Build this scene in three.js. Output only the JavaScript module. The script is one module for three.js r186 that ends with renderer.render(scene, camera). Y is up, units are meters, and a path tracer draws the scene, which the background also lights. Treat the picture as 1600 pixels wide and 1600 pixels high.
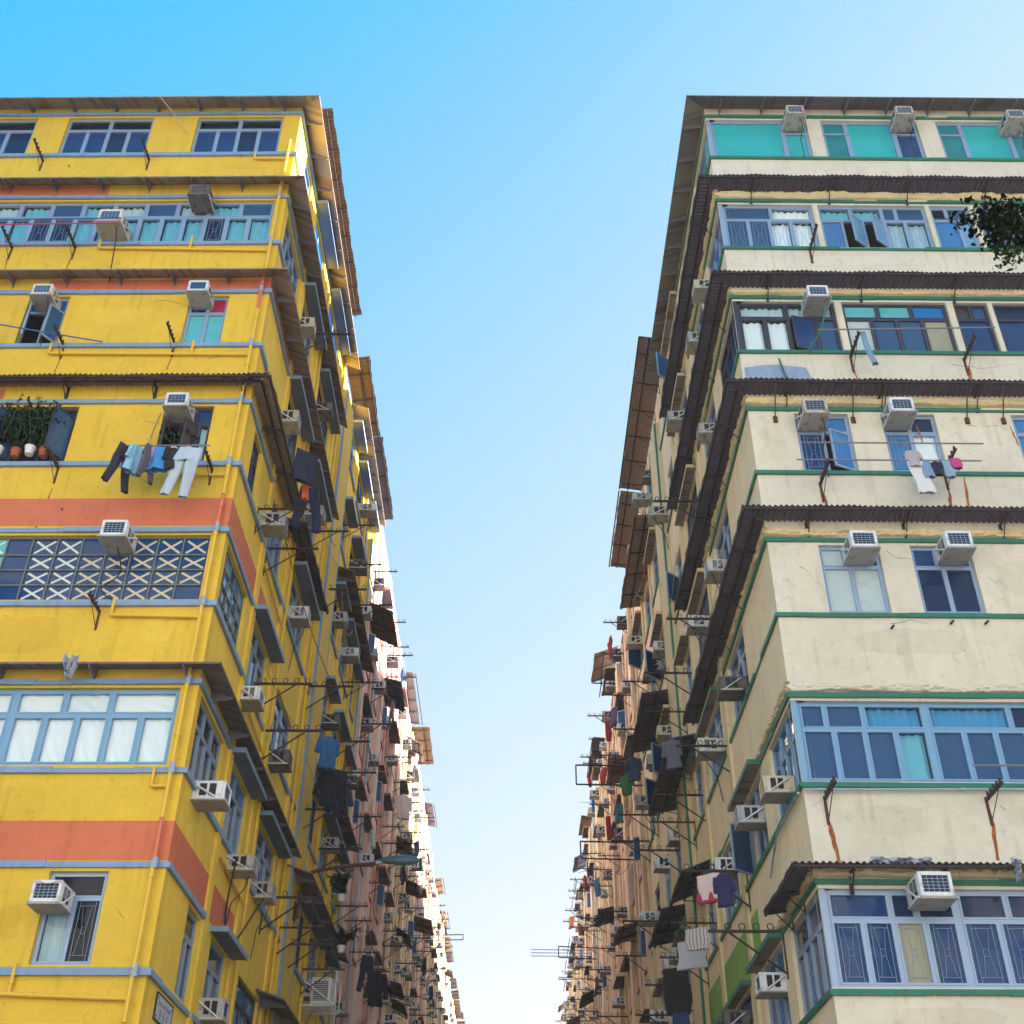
import * as THREE from 'three';

// ---------------------------------------------------------------- camera, sky, sun, exposure
const RAD = Math.PI / 180;
const scene = new THREE.Scene();
const camera = new THREE.PerspectiveCamera(47.17, 1, 0.1, 3000);
camera.rotation.order = 'YXZ';
camera.position.set(0, 1.6, 0);
camera.rotation.set(35.62 * RAD, -0.22 * RAD, 0.28 * RAD);
camera.setViewOffset(1600, 1600, -5.8, 0, 1600, 1600);
camera.updateProjectionMatrix();
camera.updateMatrixWorld(true);

const SUN_AZ = 78 * RAD, SUN_EL = 14.0 * RAD;
const sunDir = new THREE.Vector3(Math.sin(SUN_AZ) * Math.cos(SUN_EL), Math.sin(SUN_EL), -Math.cos(SUN_AZ) * Math.cos(SUN_EL));
const EXPOSURE = 6.5, SKY = 1 / EXPOSURE;

function skyRadiance(d, out) {
  const e = Math.asin(Math.max(-1, Math.min(1, d.y))) / RAD;
  const ang = Math.acos(Math.max(-1, Math.min(1, d.dot(sunDir)))) / RAD;
  const el = Math.max(0, e);
  const x = 1.91 - 0.0141 * el - 0.0123 * ang, r = 0.07 * Math.log(1 + Math.exp(x / 0.07)) + 0.75 * Math.exp(-el / 9);   // haze whitens the sky towards the sun and the horizon
  const g = 0.52 + 0.52 * r, b = 0.96 + 0.15 * r;
  out[0] = r * SKY; out[1] = g * SKY; out[2] = b * SKY;
}
{
  const W = 1024, H = 512, data = new Float32Array(W * H * 4), d = new THREE.Vector3(), c = [0, 0, 0];
  for (let j = 0; j < H; j++) for (let i = 0; i < W; i++) {
    const phi = ((i + 0.5) / W - 0.5) * 2 * Math.PI, th = ((j + 0.5) / H - 0.5) * Math.PI;
    d.set(Math.cos(th) * Math.cos(phi), Math.sin(th), Math.cos(th) * Math.sin(phi));
    skyRadiance(d, c);
    const o = (j * W + i) * 4;
    data[o] = c[0]; data[o + 1] = c[1]; data[o + 2] = c[2]; data[o + 3] = 1;
  }
  const t = new THREE.DataTexture(data, W, H, THREE.RGBAFormat, THREE.FloatType);
  t.mapping = THREE.EquirectangularReflectionMapping;
  t.magFilter = t.minFilter = THREE.LinearFilter;
  t.needsUpdate = true;
  scene.background = t;
  scene.environment = t;
}
scene.fog = new THREE.FogExp2(new THREE.Color(0.92, 0.94, 0.97), 0.00045);   // thin city haze
const sun = new THREE.DirectionalLight(new THREE.Color(1.0, 0.94, 0.84), 5);
sun.position.copy(sunDir).multiplyScalar(250);
sun.castShadow = true;
sun.shadow.mapSize.set(4096, 4096);
Object.assign(sun.shadow.camera, { left: -110, right: 110, top: 110, bottom: -110, near: 1, far: 600 });
sun.shadow.radius = 1;
scene.add(sun, sun.target);

// ---------------------------------------------------------------- helpers
function rng(seed) { let a = seed >>> 0; return () => { a = (a + 0x6D2B79F5) >>> 0; let t = a; t = Math.imul(t ^ (t >>> 15), t | 1); t ^= t + Math.imul(t ^ (t >>> 7), t | 61); return ((t ^ (t >>> 14)) >>> 0) / 4294967296; }; }
const V = (x, y, z) => new THREE.Vector3(x, y, z);
const counts = {};
const numbered = (n) => { const k = counts[n] = (counts[n] ?? -1) + 1; return k ? n + '_' + String(k).padStart(3, '0') : n; };
const bases = new Map();

class Frame {           // a right or left handed set of axes: a along, b up, c out of the face
  constructor(o, u, v, n) { this.o = o; this.u = u; this.v = v; this.n = n; }
  p(a, b, c) { return new THREE.Vector3(this.o.x + this.u.x * a + this.v.x * b + this.n.x * c, this.o.y + this.u.y * a + this.v.y * b + this.n.y * c, this.o.z + this.u.z * a + this.v.z * b + this.n.z * c); }
  d(a, b, c) { return new THREE.Vector3(this.u.x * a + this.v.x * b + this.n.x * c, this.u.y * a + this.v.y * b + this.n.y * c, this.u.z * a + this.v.z * b + this.n.z * c); }
  hinge(a, b, c, deg) {  // axes turned about a vertical line of the face
    const k = deg * RAD, q = (x, z) => this.d(x, 0, z);
    return new Frame(this.p(a, b, c), q(Math.cos(k), Math.sin(k)), this.v, q(-Math.sin(k), Math.cos(k)));
  }
}
const W0 = new Frame(V(0, 0, 0), V(1, 0, 0), V(0, 1, 0), V(0, 0, 1));

class MB {              // collects faces and becomes ONE named mesh
  constructor() { this.pos = []; this.nor = []; this.uv = []; this.idx = []; }
  poly(F, pts, out, uvs) {
    const w = pts.map((q) => F.p(q[0], q[1], q[2])), n = F.d(...out).normalize();
    const g = V(0, 0, 0).crossVectors(w[1].clone().sub(w[0]), w[2].clone().sub(w[0]));
    const flip = g.dot(n) < 0, base = this.pos.length / 3;
    if (g.lengthSq() > 1e-14) { g.normalize(); if (flip) g.negate(); } else g.copy(n);
    const A = Math.abs(out[0]), B = Math.abs(out[1]), C = Math.abs(out[2]);
    w.forEach((q, i) => {
      this.pos.push(q.x, q.y, q.z); this.nor.push(g.x, g.y, g.z);
      const s = pts[i];
      if (uvs) this.uv.push(uvs[i][0], uvs[i][1]);
      else if (C >= A && C >= B) this.uv.push(s[0], s[1]); else if (A >= B) this.uv.push(s[2] + s[0], s[1]); else this.uv.push(s[0], s[2] + s[1]);
    });
    for (let i = 1; i < w.length - 1; i++) flip ? this.idx.push(base, base + i + 1, base + i) : this.idx.push(base, base + i, base + i + 1);
    return this;
  }
  box(F, a0, a1, b0, b1, c0, c1, skip = '') {
    if (!skip.includes('f')) this.poly(F, [[a0, b0, c1], [a1, b0, c1], [a1, b1, c1], [a0, b1, c1]], [0, 0, 1]);
    if (!skip.includes('k')) this.poly(F, [[a0, b0, c0], [a1, b0, c0], [a1, b1, c0], [a0, b1, c0]], [0, 0, -1]);
    if (!skip.includes('l')) this.poly(F, [[a0, b0, c0], [a0, b0, c1], [a0, b1, c1], [a0, b1, c0]], [-1, 0, 0]);
    if (!skip.includes('r')) this.poly(F, [[a1, b0, c0], [a1, b0, c1], [a1, b1, c1], [a1, b1, c0]], [1, 0, 0]);
    if (!skip.includes('b')) this.poly(F, [[a0, b0, c0], [a1, b0, c0], [a1, b0, c1], [a0, b0, c1]], [0, -1, 0]);
    if (!skip.includes('t')) this.poly(F, [[a0, b1, c0], [a1, b1, c0], [a1, b1, c1], [a0, b1, c1]], [0, 1, 0]);
    return this;
  }
  cbox(F, a0, a1, b0, b1, c0, c1, e) {  // box with chamfered edges
    const lo = [a0, b0, c0], hi = [a1, b1, c1];
    const P = (s, ax) => [0, 1, 2].map((i) => { const v = s[i] > 0 ? hi[i] : lo[i]; return i === ax ? v : v - s[i] * e; });
    for (let ax = 0; ax < 3; ax++) for (const s of [-1, 1]) {
      const o = [0, 1, 2].filter((i) => i !== ax), q = [];
      for (const [x, y] of [[-1, -1], [1, -1], [1, 1], [-1, 1]]) { const t = [0, 0, 0]; t[ax] = s; t[o[0]] = x; t[o[1]] = y; q.push(P(t, ax)); }
      const n = [0, 0, 0]; n[ax] = s; this.poly(F, q, n);
      for (const x of [-1, 1]) if (ax < 2) for (const ax2 of o.filter((i) => i > ax)) {
        const r = [0, 1, 2].find((i) => i !== ax && i !== ax2), A = [0, 0, 0], B = [0, 0, 0];
        A[ax] = B[ax] = s; A[ax2] = B[ax2] = x; A[r] = -1; B[r] = 1;
        const n2 = [0, 0, 0]; n2[ax] = s; n2[ax2] = x;
        this.poly(F, [P(A, ax), P(B, ax), P(B, ax2), P(A, ax2)], n2);
      }
    }
    for (const x of [-1, 1]) for (const y of [-1, 1]) for (const z of [-1, 1]) this.poly(F, [P([x, y, z], 0), P([x, y, z], 1), P([x, y, z], 2)], [x, y, z]);
    return this;
  }
  rod(p, q, r, seg = 6, r2 = r) {
    const ax = q.clone().sub(p), len = ax.length(); if (len < 1e-6) return this; ax.divideScalar(len);
    const s = Math.abs(ax.y) > 0.9 ? V(1, 0, 0) : V(0, 1, 0), e1 = V(0, 0, 0).crossVectors(ax, s).normalize(), e2 = V(0, 0, 0).crossVectors(ax, e1);
    const base = this.pos.length / 3;
    for (const [c, rr, t] of [[p, r, 0], [q, r2, len]]) for (let i = 0; i <= seg; i++) {
      const k = i / seg * 2 * Math.PI, d = e1.clone().multiplyScalar(Math.cos(k)).addScaledVector(e2, Math.sin(k));
      this.pos.push(c.x + d.x * rr, c.y + d.y * rr, c.z + d.z * rr); this.nor.push(d.x, d.y, d.z); this.uv.push(i / seg * 6.3 * r, t);
    }
    for (let i = 0; i < seg; i++) { const a = base + i, b = a + seg + 1; this.idx.push(a, a + 1, b, b, a + 1, b + 1); }
    for (const [o, sg] of [[0, -1], [seg + 1, 1]]) {
      const c0 = this.pos.length / 3;
      for (let i = 0; i < seg; i++) { const k = (base + o + i) * 3; this.pos.push(this.pos[k], this.pos[k + 1], this.pos[k + 2]); this.nor.push(ax.x * sg, ax.y * sg, ax.z * sg); this.uv.push(0, 0); }
      for (let i = 1; i < seg - 1; i++) sg < 0 ? this.idx.push(c0, c0 + i + 1, c0 + i) : this.idx.push(c0, c0 + i, c0 + i + 1);
    }
    return this;
  }
  tube(pts, r, seg = 6) { for (let i = 0; i < pts.length - 1; i++) this.rod(pts[i], pts[i + 1], r, seg); return this; }
  bar(F, P, Q, r, seg = 4) { return this.rod(F.p(...P), F.p(...Q), r, seg); }
  grid(nu, nv, fn, thick = 0) {  // smooth sheet of points fn(i/nu, j/nv)
    const pts = []; for (let j = 0; j <= nv; j++) for (let i = 0; i <= nu; i++) pts.push(fn(i / nu, j / nv));
    const at = (i, j) => pts[Math.max(0, Math.min(nv, j)) * (nu + 1) + Math.max(0, Math.min(nu, i))], base = this.pos.length / 3;
    for (let j = 0; j <= nv; j++) for (let i = 0; i <= nu; i++) {
      const n = V(0, 0, 0).crossVectors(at(i + 1, j).clone().sub(at(i - 1, j)), at(i, j + 1).clone().sub(at(i, j - 1))).normalize(), q = at(i, j);
      this.pos.push(q.x, q.y, q.z); this.nor.push(n.x, n.y, n.z); this.uv.push(i / nu, j / nv);
    }
    for (let j = 0; j < nv; j++) for (let i = 0; i < nu; i++) { const a = base + j * (nu + 1) + i, b = a + nu + 1; this.idx.push(a, a + 1, b + 1, a, b + 1, b); }
    return this;
  }
  build(name, mat, parent = scene) {
    if (!this.idx.length) return null;
    const g = new THREE.BufferGeometry();
    let root = parent; while (root && !bases.has(root) && root.parent) root = root.parent;
    const b = bases.get(root) ?? V(0, 0, 0), P = new Float32Array(this.pos);
    for (let i = 0; i < P.length; i += 3) { P[i] -= b.x; P[i + 1] -= b.y; P[i + 2] -= b.z; }
    g.setAttribute('position', new THREE.BufferAttribute(P, 3));
    g.setAttribute('normal', new THREE.BufferAttribute(new Float32Array(this.nor), 3));
    g.setAttribute('uv', new THREE.BufferAttribute(new Float32Array(this.uv), 2));
    g.setIndex(this.idx);
    const m = new THREE.Mesh(g, mat); m.name = parent === scene ? numbered(name) : partName(parent, name); parent.add(m);
    return m;
  }
}
const partCounts = new Map();
function partName(parent, name) {
  let c = partCounts.get(parent); if (!c) partCounts.set(parent, c = {});
  const k = c[name] = (c[name] ?? -1) + 1; return k ? name + '_' + String(k).padStart(3, '0') : name;
}
function thing(name, label, category, base = V(0, 0, 0), group) {
  const o = new THREE.Group(); o.name = numbered(name); scene.add(o); o.position.copy(base); bases.set(o, base.clone());
  o.userData = { label, category }; if (group) o.userData.group = group;
  return o;
}
function tag(o, label, category, group, kind) {
  Object.assign(o.userData, { label }); if (category) o.userData.category = category; if (group) o.userData.group = group; if (kind) o.userData.kind = kind; return o;
}
const usedProto = new Set();
function put(proto, F, a, b, c, label, group, turn = 0, scale = 1) {   // a thing built at the origin, its z out of the face; the first time it is moved itself
  let o = proto; const kind = proto.name.replace(/_\d+$/, '');
  if (usedProto.has(proto)) { o = proto.clone(); o.userData = { ...proto.userData }; } else usedProto.add(proto);
  o.name = numbered(kind);
  scene.add(o);
  o.position.copy(F.p(a, b, c)); o.rotation.set(0, Math.atan2(F.n.x, F.n.z) + turn, 0); Array.isArray(scale) ? o.scale.set(...scale) : o.scale.setScalar(scale);
  o.userData.label = label; if (group) o.userData.group = group; else delete o.userData.group;
  return o;
}
function proto(name, category) {   // a thing not yet in the scene
  const o = new THREE.Group(); o.name = name; o.userData = { category }; bases.set(o, V(0, 0, 0)); return o;
}
// ---------------------------------------------------------------- procedural materials
function lattice(per, seed) { const r = rng(seed), a = new Float32Array(per * per); for (let i = 0; i < a.length; i++) a[i] = r(); return a; }
function tileNoise(perX, perY, seed) {
  const r = rng(seed), a = new Float32Array(perX * perY); for (let i = 0; i < a.length; i++) a[i] = r();
  return (u, v) => {
    const x = u * perX, y = v * perY, xi = Math.floor(x), yi = Math.floor(y); let fx = x - xi, fy = y - yi; fx = fx * fx * (3 - 2 * fx); fy = fy * fy * (3 - 2 * fy);
    const m = (q, p) => ((q % p) + p) % p, x0 = m(xi, perX), x1 = m(xi + 1, perX), y0 = m(yi, perY) * perX, y1 = m(yi + 1, perY) * perX;
    return (a[y0 + x0] * (1 - fx) + a[y0 + x1] * fx) * (1 - fy) + (a[y1 + x0] * (1 - fx) + a[y1 + x1] * fx) * fy;
  };
}
const fbm = (ns) => (u, v) => { let s = 0, w = 0.5, t = 0; for (const n of ns) { s += w * n(u, v); t += w; w *= 0.55; } return s / t; };
function texture(size, fn, srgb, sx, sy = sx) {
  const d = new Uint8Array(size * size * 4);
  for (let j = 0; j < size; j++) for (let i = 0; i < size; i++) {
    const c = fn(i / size, j / size), o = (j * size + i) * 4, q = Array.isArray(c) ? c : [c, c, c];
    for (let k = 0; k < 3; k++) d[o + k] = Math.max(0, Math.min(255, q[k] * 255)); d[o + 3] = 255;
  }
  const t = new THREE.DataTexture(d, size, size); t.wrapS = t.wrapT = THREE.RepeatWrapping; t.magFilter = THREE.LinearFilter; t.minFilter = THREE.LinearMipmapLinearFilter; t.generateMipmaps = true;
  t.repeat.set(1 / sx, 1 / sy); if (srgb) t.colorSpace = THREE.SRGBColorSpace; t.needsUpdate = true; return t;
}
const N1 = fbm([tileNoise(4, 4, 1), tileNoise(9, 9, 2), tileNoise(21, 21, 3), tileNoise(60, 60, 4)]);
const N2 = fbm([tileNoise(30, 30, 5), tileNoise(80, 80, 6), tileNoise(170, 170, 7)]);
const ST = fbm([tileNoise(40, 3, 8), tileNoise(90, 5, 9), tileNoise(17, 2, 10)]);
const BL = fbm([tileNoise(6, 6, 11), tileNoise(15, 15, 12), tileNoise(40, 40, 13)]);
const sm = (a, b, x) => { const t = Math.min(1, Math.max(0, (x - a) / (b - a))); return t * t * (3 - 2 * t); };
const T = {};
T.plaster = texture(768, (u, v) => {           // hand-painted render: blotches, drips, specks
  const n = N1(u, v), f = N2(u, v), s = sm(0.56, 0.72, ST(u, v)) * sm(0.35, 0.6, BL(u, v)), k = sm(0.70, 0.76, N2(v, u));
  const l = 0.965 + 0.09 * (n - 0.5) + 0.05 * (f - 0.5) - 0.045 * s - 0.05 * k; return [l, l - 0.006 * s, l - 0.015 * s];
}, true, 3.7);
T.worn = texture(768, (u, v) => {              // weathered render with long dirty drips and patched paint
  const n = N1(u, v), f = N2(u, v), s = sm(0.5, 0.68, ST(u, v)), k = sm(0.66, 0.74, N2(v, u)), p = sm(0.58, 0.61, BL(u + 0.3, v));
  const l = 0.965 + 0.12 * (n - 0.5) + 0.06 * (f - 0.5) - 0.15 * s - 0.05 * k + 0.03 * p; return [l, l - 0.04 * s - 0.02 * p, l - 0.085 * s - 0.03 * p];
}, true, 4.3);
T.bump = texture(512, (u, v) => 0.5 + 0.5 * (N2(u, v) - 0.5) + 0.5 * (N1(u, v) - 0.5), false, 1.3);
T.dirt = texture(512, (u, v) => { const k = sm(0.54, 0.7, BL(u, v)); const l = 0.96 + 0.1 * (N2(u, v) - 0.5) - 0.13 * k; return [l, l - 0.02 * k, l - 0.045 * k]; }, true, 0.9);
T.rust = texture(512, (u, v) => { const k = sm(0.42, 0.62, BL(u, v)), f = N2(u, v); const c = [0.92 + 0.06 * k, 0.9 - 0.07 * k, 0.9 - 0.17 * k]; const l = 0.92 + 0.3 * (f - 0.5); return c.map((x) => x * l); }, true, 1.1);
T.cloth = texture(256, (u, v) => 0.95 + 0.1 * (N2(u, v) - 0.5), true, 0.6);
T.glassdirt = texture(512, (u, v) => 0.05 + 0.35 * sm(0.5, 0.75, BL(u, v)) + 0.15 * N2(u, v), false, 1.7);

T.grime = texture(512, (u, v) => { const k = sm(0.52, 0.62, BL(u, v) + 0.25 * (N2(u, v) - 0.5)), j = sm(0.55, 0.7, N1(v, u)); const l = 0.93 + 0.12 * (N2(u, v) - 0.5) - 0.1 * j; return [l - 0.12 * k, l - 0.19 * k - 0.02 * j, l - 0.25 * k - 0.04 * j]; }, true, 0.8);
T.stripe = texture(128, (u, v) => { const a = (u * 8 % 1) < 0.35, b = (v * 5 % 1) < 0.2; return a ? (b ? 0.55 : 0.7) : (b ? 0.85 : 1); }, true, 0.4);
const hex = (h) => new THREE.Color(h);
function std(h, o = {}) { return new THREE.MeshStandardMaterial({ color: hex(h), roughness: 0.85, metalness: 0, ...o }); }
const wallMat = (h, worn) => std(h, { map: worn ? T.worn : T.plaster, bumpMap: T.bump, bumpScale: worn ? 0.012 : 0.006, roughness: 0.82 });
const M = {
  yellow: wallMat('#e6bf3a'), yellow2: wallMat('#f5cf48'), orange: wallMat('#d67452'), cream: wallMat('#dfd7c6'), creamLifted: wallMat('#f4dfbc'),  // alley copies of yellow and cream are lightened against the dimmer light there
  creamSoft: wallMat('#e0cda2'), pink: wallMat('#f0cbc4', true), pinkDark: wallMat('#dba698', true), peach: wallMat('#f1dcc2', true), peachDark: wallMat('#e4caa9', true), sand: wallMat('#f5e5c8', true), sandDark: wallMat('#e8d5b4', true), pale: wallMat('#f4e2c4', true), rose: wallMat('#f3d8cf', true),
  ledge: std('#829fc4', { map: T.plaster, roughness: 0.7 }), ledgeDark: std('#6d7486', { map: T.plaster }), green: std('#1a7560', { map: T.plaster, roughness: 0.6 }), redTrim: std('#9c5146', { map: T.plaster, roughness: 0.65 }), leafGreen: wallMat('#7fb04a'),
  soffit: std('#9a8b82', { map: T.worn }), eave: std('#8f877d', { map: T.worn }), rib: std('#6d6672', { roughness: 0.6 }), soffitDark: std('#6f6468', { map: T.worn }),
  corrDark: std('#666684', { map: T.rust, roughness: 0.55, metalness: 0.15 }), corrBrown: std('#a8988f', { map: T.rust, roughness: 0.7 }), corrRust: std('#7c6450', { map: T.rust, roughness: 0.8 }), corrTan: std('#7f6f5c', { map: T.rust, roughness: 0.8 }),
  iron: std('#3a3038', { map: T.rust, roughness: 0.7, metalness: 0.2 }), rustIron: std('#5e3a2e', { map: T.rust, roughness: 0.85 }), galv: std('#9fb0c2', { roughness: 0.45, metalness: 0.5 }),
  alu: std('#90a9c9', { roughness: 0.42, metalness: 0.2 }), aluBlue: std('#729fc6', { roughness: 0.45, metalness: 0.15 }), darkFrame: std('#33344a', { roughness: 0.45 }), oldFrame: std('#7f9a9c', { map: T.rust, roughness: 0.8 }), white: std('#e6e9f0', { roughness: 0.5 }),
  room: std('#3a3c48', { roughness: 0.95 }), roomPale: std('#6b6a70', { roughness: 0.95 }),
  pipe: std('#e3ba36', { roughness: 0.5 }), pipeOrange: std('#d67452', { roughness: 0.5 }), pipeGrey: std('#8fa8c8', { roughness: 0.5 }),
  acWhite: std('#e4e9f2', { map: T.dirt, roughness: 0.5 }), acBeige: std('#e0dcd6', { map: T.dirt, roughness: 0.55 }), acGrey: std('#b4b6bc', { map: T.dirt, roughness: 0.6 }), acRusty: std('#c3beb8', { map: T.grime, roughness: 0.65 }), acYellow: std('#d8cdb0', { map: T.dirt, roughness: 0.6 }), acDark: std('#6d6a70', { map: T.grime, roughness: 0.7 }), acPan: std('#a5a2a0', { map: T.dirt, roughness: 0.7 }), coil: std('#1d2740', { roughness: 0.5, metalness: 0.3 }), coilBlue: std('#27517e', { roughness: 0.45, metalness: 0.3 }), vent: std('#241f2c', { roughness: 0.8 }), guard: std('#8fa9c6', { roughness: 0.5 }),
  rustStain: std('#b8703c', { map: T.grime, roughness: 0.95 }), bluePatch: std('#8fa6c4', { map: T.plaster, roughness: 0.85 }), tape: std('#cfd6d2', { roughness: 0.7 }), tapeTan: std('#c9bfa8', { roughness: 0.7 }),
  concrete: std('#625f5c', { map: T.worn, roughness: 0.95 }), asphalt: std('#3f3f42', { map: T.worn, roughness: 0.95 }), pot: std('#e4e6ea', { roughness: 0.6 }), potTerra: std('#a5573a', { roughness: 0.8 }),
  plant: std('#78a82e', { side: THREE.DoubleSide, roughness: 0.6 }), plantDark: std('#3f7530', { side: THREE.DoubleSide, roughness: 0.6 }), plantYellow: std('#b4c03c', { side: THREE.DoubleSide, roughness: 0.6 }),
  blueRod: std('#2b5fae', { roughness: 0.5 }), redRod: std('#b23a62', { roughness: 0.5 }), bamboo: std('#7d7684', { roughness: 0.7 }), wire: std('#2a2530', { roughness: 0.7 }), wirePale: std('#c2a88e', { roughness: 0.7 }),
};
T.paneDirt = texture(256, (u, v) => 0.96 + 0.05 * (N1(u, v) - 0.5) - 0.05 * sm(0.55, 0.75, BL(u, v)), true, 1.3);
const pane = (h, o = {}) => new THREE.MeshPhysicalMaterial({ color: hex(h), map: T.paneDirt, roughness: 0.05, metalness: 0, ior: 1.5, specularIntensity: 0.45, ...o });
const glass = (h) => new THREE.MeshPhysicalMaterial({ color: hex(h), roughness: 0.03, transmission: 1, thickness: 0, ior: 1.5, specularIntensity: 0.6, side: THREE.DoubleSide });
const G = {
  clear: glass('#eaf4f9'), blue: glass('#9fc6e6'), dark: pane('#162f57'), darker: pane('#10172c'), navy: pane('#1b437a'), slate: pane('#315a86'), teal: pane('#2fb6bd', { roughness: 0.12 }), tealDark: pane('#1b8791', { roughness: 0.12 }), aqua: pane('#5fbcc9', { roughness: 0.25 }), sky: pane('#3d7fc0'), skyPale: pane('#6fa6cf', { roughness: 0.2 }), frost: pane('#b9cdd4', { roughness: 0.5 }), frostTan: pane('#a3a28e', { roughness: 0.5 }), brown: pane('#4a3f46'), red: pane('#b21f4a'), blueSheet: pane('#1d78c8', { roughness: 0.3 }), green: pane('#1f7a5e', { roughness: 0.2 }),
};
const C = {
  white: std('#ffffff', { roughness: 0.95, side: THREE.DoubleSide }), pale: std('#c9e2ea', { map: T.cloth, roughness: 0.95, side: THREE.DoubleSide }), aqua: std('#7fd0e2', { map: T.cloth, roughness: 0.95, side: THREE.DoubleSide }), blueCurtain: std('#4aa8dc', { map: T.cloth, roughness: 0.95, side: THREE.DoubleSide }),
};
const garmentMats = {};
function cloth(h) { return garmentMats[h] ??= std(h, { map: ['#b9a9c6', '#2a3f78', '#8b909c', '#cfc6c8', '#a9c4e2'].includes(h) ? T.stripe : T.cloth, roughness: 0.95, side: THREE.DoubleSide, bumpMap: T.bump, bumpScale: 0.006 }); }
// ---------------------------------------------------------------- facade pieces
const FLOOR = 3.065, sillL = (k) => 5.995 + FLOOR * (k - 1), sillR = (k) => 5.73 + FLOOR * (k - 1);
const XL = -5.166, ZL = 17.5, XR = 4.557, ZR = 17.3, cl = Math.cos(1.01 * RAD), slr = Math.sin(1.01 * RAD);
const FL = new Frame(V(XL, 0, -ZL), V(cl, 0, slr), V(0, 1, 0), V(-slr, 0, cl));        // yellow front
const SL = new Frame(V(XL, 0, 0), V(0, 0, -1), V(0, 1, 0), V(1, 0, 0));                // left wall of the alley, a = distance
const FR = new Frame(V(XR, 0, -ZR), V(1, 0, 0), V(0, 1, 0), V(0, 0, 1));               // cream front
const SR = new Frame(V(XR, 0, 0), V(0, 0, -1), V(0, 1, 0), V(-1, 0, 0));               // right wall of the alley
const uniq = (l) => [...new Set(l.map((x) => Math.round(x * 1e4) / 1e4))].sort((p, q) => p - q);

function wall(B, F, a0, a1, b0, b1, ops, mat, th = 0.22, name = 'wall', open = false) {
  const m = new MB(), bs = uniq([b0, b1, ...ops.flatMap((o) => [o[2], o[3]]).filter((x) => x > b0 && x < b1)]);
  for (let j = 0; j < bs.length - 1; j++) {
    const lo = bs[j], hi = bs[j + 1], mid = (lo + hi) / 2;
    const cut = ops.filter((o) => o[2] < mid && o[3] > mid).sort((p, q) => p[0] - q[0]); let a = a0; const spans = [];
    for (const o of cut) { if (o[0] > a + 1e-4) spans.push([a, o[0]]); a = Math.max(a, o[1]); }
    if (a < a1 - 1e-4) spans.push([a, a1]);
    for (const [p, q] of spans) m.box(F, p, q, lo, hi, -th, 0, 'lrbt');
    const s0 = spans[0], s1 = spans[spans.length - 1];
    if (s0 && s0[0] === a0 && s0[1] - s0[0] > 0.02 && !open) m.poly(F, [[a0, lo, 0], [a0, hi, 0], [a0, hi, -th], [a0, lo, -th]], [-1, 0, 0]);
    if (s1 && s1[1] === a1 && s1[1] - s1[0] > 0.02) m.poly(F, [[a1, lo, 0], [a1, hi, 0], [a1, hi, -th], [a1, lo, -th]], [1, 0, 0]);
  }
  for (const [p, q, lo, hi] of ops) {
    if (p - a0 > 0.02) m.poly(F, [[p, lo, 0], [p, hi, 0], [p, hi, -th], [p, lo, -th]], [1, 0, 0]);
    m.poly(F, [[q, lo, 0], [q, hi, 0], [q, hi, -th], [q, lo, -th]], [-1, 0, 0]);
    m.poly(F, [[p, lo, 0], [q, lo, 0], [q, lo, -th], [p, lo, -th]], [0, 1, 0]).poly(F, [[p, hi, 0], [q, hi, 0], [q, hi, -th], [p, hi, -th]], [0, -1, 0]);
  }
  m.poly(F, [[a0, b1, 0], [a1, b1, 0], [a1, b1, -th], [a0, b1, -th]], [0, 1, 0]);
  return m.build(name, mat, B);
}
// a drape hung behind a pane: soft vertical folds
function drape(m, F, a0, a1, b0, b1, c, seed, amp = 0.03, folds = 7) {
  const r = rng(seed), p1 = r() * 6, p2 = r() * 6, w = a1 - a0;
  return m.grid(Math.max(10, Math.round(w * 26)), 6, (u, v) => F.p(a0 + u * w, b0 + v * (b1 - b0), c + amp * Math.sin(u * folds * 2 * Math.PI * w + p1 + v * 0.8) * (0.6 + 0.4 * v) + amp * 0.5 * Math.sin(u * 17 * w + p2)));
}
function crumple(m, F, a0, a1, b0, b1, c, seed) {   // a pinned sheet with pulled creases
  const r = rng(seed), ph = [r() * 6, r() * 6, r() * 6], q = 0.3 + r() * 0.5;
  return m.grid(14, 18, (u, v) => { const d = u * 0.8 + v * 0.6; return F.p(a0 + u * (a1 - a0), b0 + v * (b1 - b0), c - 0.012 + 0.014 * Math.sin(d * 21 + ph[0] + 2 * Math.sin(v * 5)) * Math.exp(-((u - q) ** 2) * 9) + 0.006 * Math.sin(u * 13 + v * 9 + ph[1]) + 0.004 * Math.sin(v * 40 + ph[2]) * Math.exp(-((u - q) ** 2) * 30)); });
}
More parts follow.
